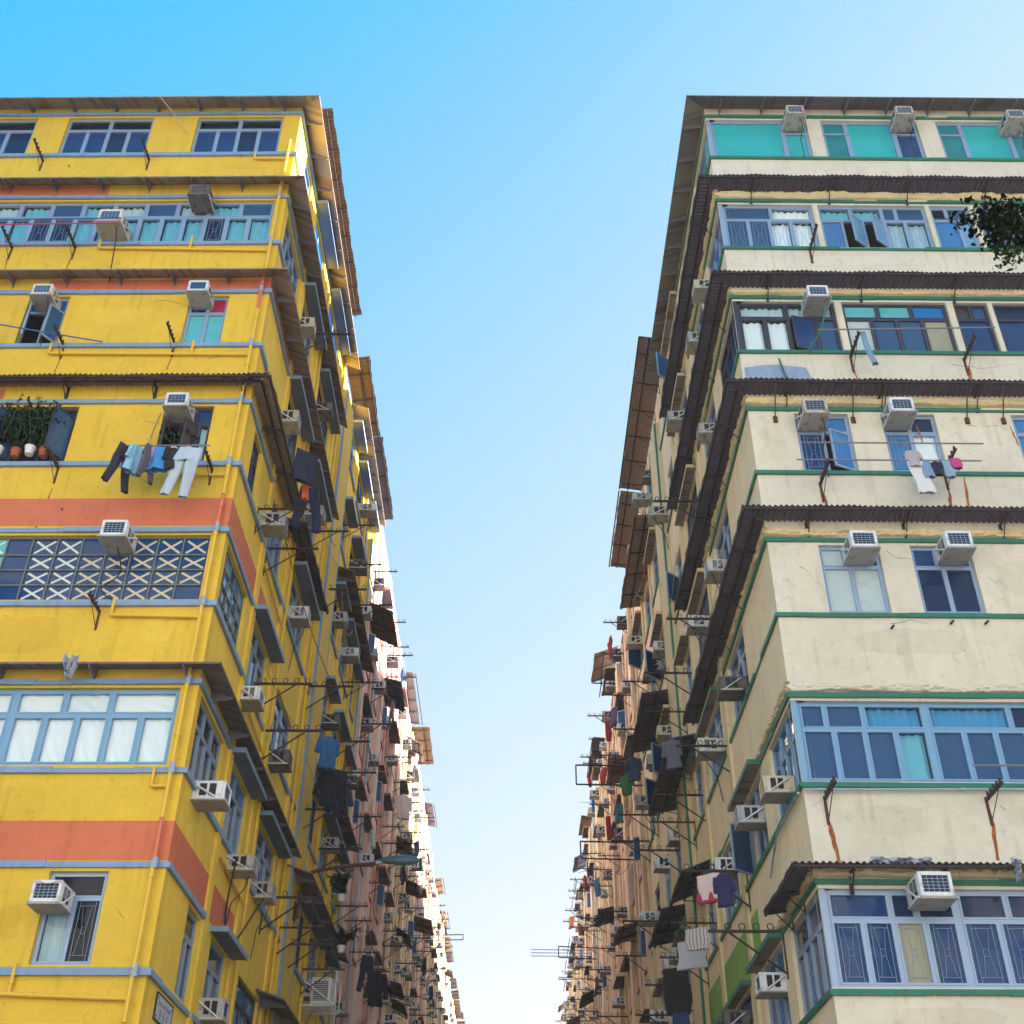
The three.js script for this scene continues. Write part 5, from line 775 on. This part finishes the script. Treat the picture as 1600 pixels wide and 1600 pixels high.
// washing on the yellow front
{
  const y = 15.12, c = 0.62, g = (k, col, label, a, o) => garment(k, cloth(col), label, FL, a, y, c, o);
  g('trousers', '#2f2c40', 'dark grey trousers at the left end of the washing line on the yellow front', -1.93, { turn: 1.0, s: 1.0, spread: 0.12, tilt: -0.06 }); g('shirt', '#8fc4e6', 'pale blue shirt beside the dark trousers on the washing line', -1.70, { turn: 0.9, s: 0.9, tilt: -0.1 });
  g('towel', '#b9a9c6', 'patterned lilac cloth in the middle of the washing line', -1.5, { w: 0.2, h: 0.55, tilt: -0.05 }); g('trousers', '#5b5468', 'grey folded trousers behind the lilac cloth on the washing line', -1.47, { turn: 1.2, s: 0.8 });
  g('towel', '#3b8fd2', 'bright blue towel in the middle of the washing line', -1.27, { w: 0.36, h: 0.55, d: 0.05 }); g('shirt', '#1f1c2e', 'black shirt right of the blue towel on the washing line', -1.03, { s: 0.8, turn: 0.5 });
  g('trousers', '#b9cadd', 'large pale padded trousers right on the washing line', -0.74, { s: 1.2, spread: 0.0, tilt: -0.12 });
  const h = (k, col, label, a, b, o) => garment(k, cloth(col), label, FR, a, b, 0.62, o);
  h('shirt', '#b9b2bf', 'crumpled grey lilac shirt hung at the left of the cream front washing', 2.72, 15.02, { s: 0.6 }); h('cloth', '#e3e2ea', 'long white cloth hanging lowest on the cream front', 2.74, 14.76, { w: 0.3, h: 0.75, lean: 0.1 }); h('cloth', '#7f9cc0', 'blue grey cloth in the cream front washing', 2.92, 14.76, { w: 0.2, h: 0.4 });
  h('shirt', '#1f2544', 'small navy shirt in the cream front washing', 3.1, 14.76, { s: 0.5 }); h('cloth', '#8fb0c4', 'grey green cloth right in the cream front washing', 3.3, 14.76, { w: 0.18, h: 0.4 }); h('cloth', '#c5408f', 'magenta cloth knotted by the rusty bracket', 3.46, 14.8, { w: 0.2, h: 0.24 });
  h('cloth', '#7fa3c6', 'single folded blue grey cloth on the long pole of the cream front', 2.32, 17.95, { w: 0.12, h: 0.85, lean: 0.12 });
  const L = (k, col, label, z, b, o) => garment(k, cloth(col), label, SL, z, b, 0.9, o), Rr = (k, col, label, z, b, o) => garment(k, cloth(col), label, SR, z, b, 0.9, o);
  L('towel', '#1d2140', 'dark navy towel next to an orange one over the yellow alley', 19.1, 16.75, { w: 0.5, h: 0.75, turn: -0.9 }); L('cloth', '#e2642a', 'narrow orange cloth beside the dark trousers over the yellow alley', 19.45, 16.6, { w: 0.16, h: 0.8, turn: -0.9 }); L('trousers', '#1b2148', 'dark navy trousers with one leg swinging over the yellow alley', 19.9, 16.45, { turn: -1.2, s: 1.15, spread: 0.12 });
  L('shirt', '#2a639f', 'bright blue shirt hung out from the yellow alley wall', 25.6, 13.4, { turn: -1.1, s: 1.2 }); L('jacket', '#17172a', 'black jacket below the blue shirt in the alley', 26.3, 12.9, { turn: -1.1, s: 1.2 }); L('trousers', '#191a30', 'black trousers behind the blue shirt in the alley', 27.6, 13.4, { turn: -1.1, s: 1.2 }); L('shirt', '#37305a', 'dark purple shirt farther along than the blue shirt', 28.4, 13.3, { turn: -1.1, s: 1.2 });
  L('trousers', '#20223c', 'long dark trousers on the pink block, low over the alley', 36.6, 11.3, { turn: -1.0, s: 1.1 }); L('jacket', '#15141f', 'black coat over a blue shirt hung low on the pink block', 39.6, 11.6, { turn: -1.2, s: 1.35 }); L('shirt', '#e8d6d2', 'pale pink shirt hanging before the sunlit wall', 45.2, 19.9, { turn: -1.2, s: 1.5 });
  Rr('cloth', '#e6c9cf', 'white and pink towel on the iron bracket of the cream alley wall', 21.4, 8.75, { w: 0.45, h: 0.45, turn: 1.0 }); Rr('cloth', '#b03258', 'crimson cloth below the white towel on the cream alley wall', 21.45, 8.45, { w: 0.5, h: 0.2, turn: 1.0 }); Rr('shirt', '#2b2a5c', 'indigo shirt beside the crimson cloth on the cream alley wall', 20.0, 8.3, { s: 0.8, turn: 1.0 });
  Rr('sheet', '#b9b6c4', 'grey white sheet sagging over the cream alley', 24.2, 8.35, { w: 0.6, h: 0.55, turn: 1.1 }); Rr('sheet', '#cfc6c8', 'second pale sheet beyond the sagging grey one', 23.2, 8.3, { w: 0.5, h: 0.4, turn: 1.1 }); Rr('sheet', '#14131c', 'large black garment hung lowest over the cream alley', 26.7, 8.45, { w: 0.6, h: 0.95, d: 0.08, turn: 1.1 }); Rr('trousers', '#2a3f78', 'blue patterned trousers below the black garment', 26.5, 7.5, { turn: 1.1 });
  Rr('shirt', '#3f7f43', 'green shirt on the long frame over the alley', 34.8, 16.4, { turn: 1.2, s: 1.0 }); Rr('shirt', '#33405c', 'slate blue shirt on the long frame over the alley', 32.6, 16.0, { turn: 1.2, s: 1.1 }); Rr('shirt', '#5f6478', 'grey shirt under the cream alley awning', 24.6, 12.9, { turn: 1.1, s: 1.0 }); Rr('towel', '#2b7686', 'teal towel under the peach block awning', 37.8, 16.6, { turn: 1.2, w: 0.3, h: 0.65 }); Rr('cloth', '#9c242a', 'red cloth high up in the right row', 40.4, 20.9, { w: 0.22, h: 0.8, turn: 1.2 }); Rr('cloth', '#962a30', 'red cloth lower down in the right row', 42.0, 17.8, { w: 0.2, h: 0.9, turn: 1.2 });
}
// long laundry frames that reach out over the alley from the right row
function frameRack(F, z, b, L, label, h = 0.7) { const t = thing('clothes_rack', label, 'clothes rack', F.p(z, b, 0)); for (const y of [0, h]) new MB().rod(F.p(z, b + y, 0), F.p(z + 0.3, b + y + 0.15, L), 0.028, 6).build('rail', M.iron, t); new MB().rod(F.p(z + 0.3, b + 0.15, L), F.p(z + 0.3, b + h + 0.15, L), 0.028, 6).build('end_bar', M.blueRod, t); new MB().bar(F, [z, b + h * 0.5, 0], [z + 0.1, b + h + 0.1, L * 0.3], 0.02).build('brace', M.iron, t); return t; }
frameRack(SR, 37.6, 17.2, 2.3, 'longest dark laundry frame reaching out of the right row, a green shirt on it'); frameRack(SR, 39.5, 15.3, 2.1, 'second long laundry frame of the right row, below the longest', 0.6); frameRack(SR, 62.0, 17.95, 2.0, 'pale blue frame of several rods far down the right row', 0.55);
frameRack(SL, 72, 21.6, 2.4, 'blue rail sticking out of the left row into the sky', 0.3); frameRack(SL, 112, 22.4, 2.2, 'farthest thin rail sticking out of the left row', 0.3);
for (let i = 0; i < 3; i++) pole(SR, 62.1, 18.1 + 0.16 * i, 0.3, 62.8, 18.3 + 0.16 * i, 3.4, M.blueRod, ['lowest', 'middle', 'upper'][i] + ' blue pole laid through the frame far down the right row', 0.018);
// ---------------------------------------------------------------- plants behind the window and on the alley wall
[[-4.95, 0], [-4.6, 1], [-4.28, 2], [-3.98, 3], [-3.74, 4]].forEach(([a, i]) => plantAt(FL, a, sillL(4) + 0.17, 0.04 + 0.08 * (i % 2), { seed: 40 + i, h: i % 2 ? 1.05 : 0.85, stems: 16, leaves: 5, leaf: 0.075, spread: 0.8, droop: 0.02, m1: i % 3 ? M.plant : M.plantYellow, m2: M.plantDark, potMat: i % 2 ? M.pot : M.potTerra, label: `leafy pot plant in the open window of the yellow front, ${ORD[i]} from the left`, group: 'pot plants in the open window' }));
plantAt(FL, -1.25, sillL(4) + 0.14, 0.06, { seed: 60, h: 0.5, stems: 10, leaf: 0.06, label: 'small pot plant in the window above the washing line', m1: M.plantYellow }); plantAt(FL, -1.0, sillL(4) + 0.14, -0.1, { seed: 61, h: 0.4, leaf: 0.05, label: 'second small pot plant right of the first above the washing line' });
plantAt(SL, 31.0, 11.2, 0.75, { seed: 62, h: 0.8, leaf: 0.1, stems: 12, droop: -0.05, label: 'bushy plant with pale flowers hung on the alley wall left', m1: M.plant }); plantAt(SL, 31.4, 10.0, 0.8, { seed: 63, h: 0.6, leaf: 0.11, stems: 9, label: 'dark green plant just below the bushy one on the alley wall' });
// ---------------------------------------------------------------- a split air conditioner in a white cage, low on the yellow wall
{
  const z0 = 30.7, z1 = 31.6, b = 8.55, h = 0.82, c1 = 0.85, t = thing('caged_air_conditioner', 'outdoor air conditioner in a white iron cage, low on the yellow alley wall', 'air conditioner', SL.p(z0, b, 0));
  const cg = new MB(), P = (a, y, c) => [a, b + y, c]; for (const a of [z0, z1]) for (const y of [0, h]) cg.bar(SL, P(a, y, 0), P(a, y, c1), 0.02); for (const y of [0, h]) cg.bar(SL, P(z0, y, c1), P(z1, y, c1), 0.02); for (const a of [z0, z1]) cg.bar(SL, P(a, 0, c1), P(a, h, c1), 0.02); cg.bar(SL, P(z0, h * 0.75, 0), P(z0, 0.02, c1), 0.018); cg.bar(SL, P(z1, h * 0.75, 0), P(z1, 0.02, c1), 0.018); for (let i = 1; i < 5; i++) cg.bar(SL, P(z0 + (z1 - z0) * i / 5, 0, 0), P(z0 + (z1 - z0) * i / 5, 0, c1), 0.01); cg.build('cage', M.white, t);
  new MB().cbox(SL, z0 + 0.12, z1 - 0.1, b + 0.05, b + h - 0.12, 0.22, 0.72, 0.02).build('case', M.acWhite, t);
  new MB().box(SL, z0 + 0.112, z0 + 0.119, b + 0.14, b + h - 0.2, 0.29, 0.65).build('side_vent', M.vent, t); const l = new MB(); for (let i = 0; i < 11; i++) l.box(SL, z0 + 0.098, z0 + 0.111, b + 0.15 + i * 0.045, b + 0.165 + i * 0.045, 0.28, 0.66); l.build('louver', M.acWhite, t);
}
// ---------------------------------------------------------------- street lamp on the left wall
{
  const t = thing('street_lamp', 'grey street lamp on a curved arm from the yellow wall', 'street lamp', SL.p(27.6, 9.9, 0.16)), pts = [[0.24, 9.75], [0.25, 10.3], [0.3, 10.62], [0.45, 10.82], [0.75, 10.9], [1.3, 10.98], [2.05, 11.06]].map(([c, y]) => SL.p(27.6, y, c));
  new MB().tube(pts, 0.045, 8).build('arm', M.rustIron, t);
  new MB().box(SL, 27.5, 27.7, 9.7, 10.1, 0.161, 0.2).build('wall_plate', M.iron, t);
  const hm = new MB(), lm = new MB(), o = SL.p(27.6, 11.07, 2.05), prof = [[0, 0.05, 0.07], [0.1, 0.1, 0.1], [0.25, 0.13, 0.13], [0.55, 0.15, 0.16], [0.8, 0.12, 0.13], [0.93, 0.07, 0.07], [0.98, 0.01, 0.01]];
  hm.grid(16, prof.length - 1, (u, v) => { const q = prof[Math.round(v * (prof.length - 1))], k = u * Math.PI; return o.clone().add(V(q[0], 0.03 + Math.sin(k) * q[1] * 0.9 + q[0] * 0.03, Math.cos(k) * q[2])); }); hm.build('lamp_housing', std('#48697f', { roughness: 0.4, metalness: 0.3 }), t);
  lm.grid(16, prof.length - 1, (u, v) => { const q = prof[Math.round(v * (prof.length - 1))], k = Math.PI + u * Math.PI; return o.clone().add(V(q[0], 0.03 + Math.sin(k) * q[1] * 0.75 * (q[0] > 0.3 ? 1 : 0.6) + q[0] * 0.03, Math.cos(k) * q[2] * 0.98)); }); lm.build('lamp_bowl', std('#5d8296', { roughness: 0.25 }), t);
  new MB().rod(SL.p(27.6, 11.06, 1.98), SL.p(27.6, 11.09, 2.14), 0.06, 8).build('collar', M.galv, t);
}
// ---------------------------------------------------------------- street name plate
{
  const t = thing('street_sign', 'white street name plate with black letters on the yellow alley wall', 'street sign', SL.p(18.15, 5.55, 0.01));
  new MB().box(SL, 18.15, 19.1, 5.53, 5.87, 0.002, 0.02).build('plate', std('#93a7bd', { roughness: 0.5, map: T.plaster }), t);
  const b = new MB(), e = 0.022; b.box(SL, 18.13, 19.12, 5.51, 5.53, 0.002, 0.026).box(SL, 18.13, 19.12, 5.87, 5.89, 0.002, 0.026).box(SL, 18.13, 18.15, 5.53, 5.87, 0.002, 0.026).box(SL, 19.1, 19.12, 5.53, 5.87, 0.002, 0.026).build('border', M.iron, t);
  const cv = document.createElement('canvas'); cv.width = 512; cv.height = 184; const x = cv.getContext('2d'); x.fillStyle = '#aebccb'; x.fillRect(0, 0, 512, 184); x.fillStyle = '#1d2234'; x.font = 'bold 58px sans-serif'; x.fillText('Sun Lun Street', 46, 72);
  for (let i = 0; i < 3; i++) { const px = 120 + i * 110, py = 96; x.fillRect(px, py + 8, 56, 6); x.fillRect(px + 25, py, 7, 76); x.fillRect(px + 4, py + 26, 48, 6); x.fillRect(px + 8, py + 44, 40, 6); x.fillRect(px, py + 66, 56, 6); x.fillRect(px + 8, py + 26, 6, 24); x.fillRect(px + 42, py + 26, 6, 24); }
  const tx = new THREE.CanvasTexture(cv); tx.colorSpace = THREE.SRGBColorSpace;
  const m = new MB(); m.poly(SL, [[18.16, 5.54, 0.023], [19.09, 5.54, 0.023], [19.09, 5.86, 0.023], [18.16, 5.86, 0.023]], [0, 0, 1], [[0, 0], [1, 0], [1, 1], [0, 1]]); m.build('lettering', new THREE.MeshStandardMaterial({ map: tx, roughness: 0.5 }), t);
  for (const [a, y] of [[18.2, 5.82], [19.05, 5.82], [18.2, 5.57], [19.05, 5.57]]) new MB().rod(SL.p(a, y, 0.023), SL.p(a, y, 0.032), 0.014, 8).build('bolt', M.iron, t);
}
// ---------------------------------------------------------------- tree at the right edge
{
  const base = V(8.6, 0, -7.6), t = thing('tree', 'dark green tree whose leafy branch reaches in from the right edge', 'tree', base), r = rng(808), tr = new MB();
  let p = base.clone(), rad = 0.22; for (let i = 0; i < 8; i++) { const q = p.clone().add(V((r() - 0.5) * 0.2, 1.28, (r() - 0.5) * 0.2)); tr.rod(p, q, rad, 10, rad * 0.92); p = q; rad *= 0.92; }
  const tips = [];
  const limb = (a, d, len, rr, lev) => { let q = a.clone(); const n = 5; for (let i = 0; i < n; i++) { const e = q.clone().addScaledVector(d, len / n); tr.rod(q, e, rr, 6, rr * 0.85); rr *= 0.85; q = e; d = d.clone().add(V((r() - 0.5) * 0.35, (r() - 0.45) * 0.3, (r() - 0.5) * 0.35)).normalize(); if (lev < 2 && i > 0) limb(q, d.clone().add(V((r() - 0.5) * 1.6, (r() - 0.4) * 1.2, (r() - 0.5) * 1.6)).normalize(), len * 0.5, rr * 0.6, lev + 1); if (lev > 0) tips.push(q.clone()); } };
  for (let i = 0; i < 7; i++) { const k = -1.2 + i / 6 * 2.4; limb(p.clone().add(V(0, -1.2 * r(), 0)), V(Math.cos(k), 0.35 + 0.5 * r(), Math.sin(k)).normalize(), 1.4, 0.07, 0); }
  const far = V(5.08, 10.2, -7.4); tr.rod(base.clone().add(V(0, 9.0, 0)), V(6.9, 9.75, -7.5), 0.07, 7, 0.05); tr.rod(V(6.9, 9.75, -7.5), far, 0.05, 7, 0.028);
  for (const [x, y, z] of [[-0.75, 0.1, 0.05], [-0.6, -0.22, 0.1], [-0.35, 0.35, -0.1], [-0.1, -0.42, 0.1], [0.15, 0.5, 0.1], [0.3, -0.3, -0.15], [0.3, 0.25, 0.2], [-0.35, -0.02, -0.2], [0.6, 0.0, 0.1], [0.5, 0.75, 0.0], [0.0, 0.28, 0.0], [0.15, 0.05, -0.1], [-0.5, 0.22, 0.0], [0.2, 0.72, -0.1], [0.45, 0.45, 0.1], [0.1, -0.1, 0.2], [0.5, -0.5, 0]]) {
    const e = far.clone().add(V(x, y, z)), m = far.clone().add(V(x * 0.5, y * 0.35 + 0.04, z * 0.6)); tr.rod(far, m, 0.02, 5, 0.014); tr.rod(m, e, 0.014, 5, 0.006); for (const k of [0.35, 0.6, 0.8, 1]) tips.push(m.clone().lerp(e, k).add(V((r() - 0.5) * 0.1, (r() - 0.5) * 0.1, 0)));
  }
  tr.build('trunk', std('#4a3f38', { map: T.worn }), t);
  const per = 60, N = tips.length * per, g = new THREE.BufferGeometry(), lm = new MB(); leafQuad(lm, V(0, 0, 0), rng(3), 1);
  g.setAttribute('position', new THREE.BufferAttribute(new Float32Array(lm.pos), 3)); g.setAttribute('normal', new THREE.BufferAttribute(new Float32Array(lm.nor), 3)); g.setAttribute('uv', new THREE.BufferAttribute(new Float32Array(lm.uv), 2)); g.setIndex(lm.idx);
  const im = new THREE.InstancedMesh(g, new THREE.MeshPhysicalMaterial({ color: hex('#6f9a48'), side: THREE.DoubleSide, roughness: 0.95, transmission: 0.35, thickness: 0 }), N), mt = new THREE.Matrix4(), qt = new THREE.Quaternion(), col = new THREE.Color(); let n = 0;
  for (const q of tips) for (let i = 0; i < per; i++) { qt.setFromEuler(new THREE.Euler(r() * 6.28, r() * 6.28, r() * 6.28)); const s = 0.042 + 0.05 * r() * r() + 0.02 * r(), d = V(r() - 0.5, r() - 0.5, r() - 0.5).multiplyScalar(0.3); mt.compose(q.clone().add(d).sub(base), qt, V(s, s, s)); im.setMatrixAt(n, mt); col.setRGB(0.7 + 0.5 * r(), 0.75 + 0.45 * r(), 0.6 + 0.4 * r()); im.setColorAt(n, col); n++; }
  im.name = 'crown'; im.userData.kind = 'stuff'; t.add(im);
}
// ---------------------------------------------------------------- television aerials on the right roofs
for (let i = 0; i < 7; i++) {
  const z = 62 + i * 9.5, y = 25.7, F = SRB(i < 2 ? 0.15 : 0.45), t = thing('tv_aerial', `thin television aerial on the right roofs, ${ORD[i]} counted from the street`, 'aerial', F.p(z, y, 0), 'television aerials on the right roofs'), c = 0.25;
  new MB().rod(F.p(z, y - 0.6, -0.1), F.p(z, y + 0.75, c), 0.018, 5).build('mast', M.galv, t); new MB().rod(F.p(z, y + 0.62, c - 0.1), F.p(z + 0.15, y + 0.66, c + 0.62), 0.014, 5).build('boom', M.galv, t);
  for (let k = 0; k < 4; k++) new MB().rod(F.p(z - 0.28, y + 0.635, c + 0.02 + k * 0.18), F.p(z + 0.38, y + 0.635, c + 0.02 + k * 0.18), 0.01, 4).build('element', M.galv, t);
}
// ---------------------------------------------------------------- wires and rags
{
  const w = (pts, mat, label, F, r = 0.01) => { const c = new THREE.CatmullRomCurve3(pts.map((q) => F.p(...q))); return tag(new MB().tube(c.getPoints(16), r, 5).build('cable', mat), label, 'cable'); };
  w([[-3.3, 25.95, 0.5], [-2.9, 25.5, 0.25], [-2.65, 25.2, 0.04]], M.wirePale, 'loose pale wire below the eave of the yellow front', FL, 0.012); w([[-6.5, 18.75, 0.5], [-5.0, 18.45, 0.4], [-3.2, 18.3, 0.1]], M.blueRod, 'blue line slung below the open casements', FL, 0.016);
  w([[-1.5, 16.05, 0.5], [-1.75, 15.75, 0.1], [-1.8, 15.1, 0.05]], M.wirePale, 'brown hose of the air conditioner over the washing', FL, 0.018); w([[-1.7, 13.0, 0.5], [-1.72, 12.7, 0.1], [-2.0, 12.4, 0.05], [-1.72, 12.15, 0.05]], M.wire, 'dark hose hanging before the taped panes', FL, 0.014);
  w([[0.75, 17.75, 0.08], [0.85, 17.3, 0.04], [1.05, 17.0, 0.04]], M.green, 'green hose hanging on the cream front', FR, 0.022); w([[1.75, 18.8, 0.5], [1.65, 18.4, 0.3], [1.35, 17.95, 0.05]], M.green, 'drain hose of the upper air conditioner on the cream front', FR, 0.018);
  w([[20.6, 8.7, 0.3], [21.5, 8.0, 0.04], [22.0, 7.6, 0.05], [23.4, 8.9, 0.3]], M.wire, 'black cable looping under the lower yellow alley air conditioners', SL, 0.018);
  for (const [F, a, b, c, l, w2, label] of [[FL, -2.05, 10.9, 0.4, 0.4, 0.32, 'torn plastic rag caught on the awning edge of the yellow front'], [FR, 1.2, 7.53, 0.36, 0.08, 0.9, 'crumpled plastic bag on the lowest corrugated awning'], [FR, 2.85, 7.5, 0.42, 0.3, 0.14, 'strip of plastic hanging from the lowest corrugated awning'], [FR, 3.9, 7.52, 0.42, 0.22, 0.5, 'torn plastic at the right of the lowest corrugated awning']]) { const r = rng(Math.round(b * 50 + a * 9) + 700); const m = new MB(); m.grid(16, 8, (u, v) => F.p(a + (u - 0.5) * w2 * (1 - 0.75 * v * (l > 0.25 ? 1 : 0)) + (r() - 0.5) * 0.03, b - v * l + (r() - 0.5) * 0.05, c + 0.06 * Math.sin(u * 14 + v * 5) + (r() - 0.5) * 0.03)); tag(m.build('plastic_rag', cloth('#aab4c8')), label, 'rag'); }
  { const m = new MB(); m.grid(18, 6, (u, v) => FL.p(-1.75 + u * 0.42, 7.175 + 0.03 * Math.sin(u * 9) - (v > 0.6 ? (v - 0.6) * 0.15 : 0), 0.14 + v * 0.36)); tag(m.build('cloth', cloth('#7c4a68')), 'purple cloth laid on the lowest air conditioner of the yellow front', 'cloth'); }
}
// ---------------------------------------------------------------- render
scene.traverse((o) => { if (o.isMesh) { o.castShadow = true; o.receiveShadow = true; } });
const renderer = new THREE.WebGLRenderer({ antialias: true });
renderer.setSize(1024, 1024);
renderer.toneMapping = THREE.LinearToneMapping;
renderer.toneMappingExposure = EXPOSURE;
renderer.shadowMap.enabled = true;
renderer.shadowMap.type = THREE.PCFSoftShadowMap;
renderer.render(scene, camera);
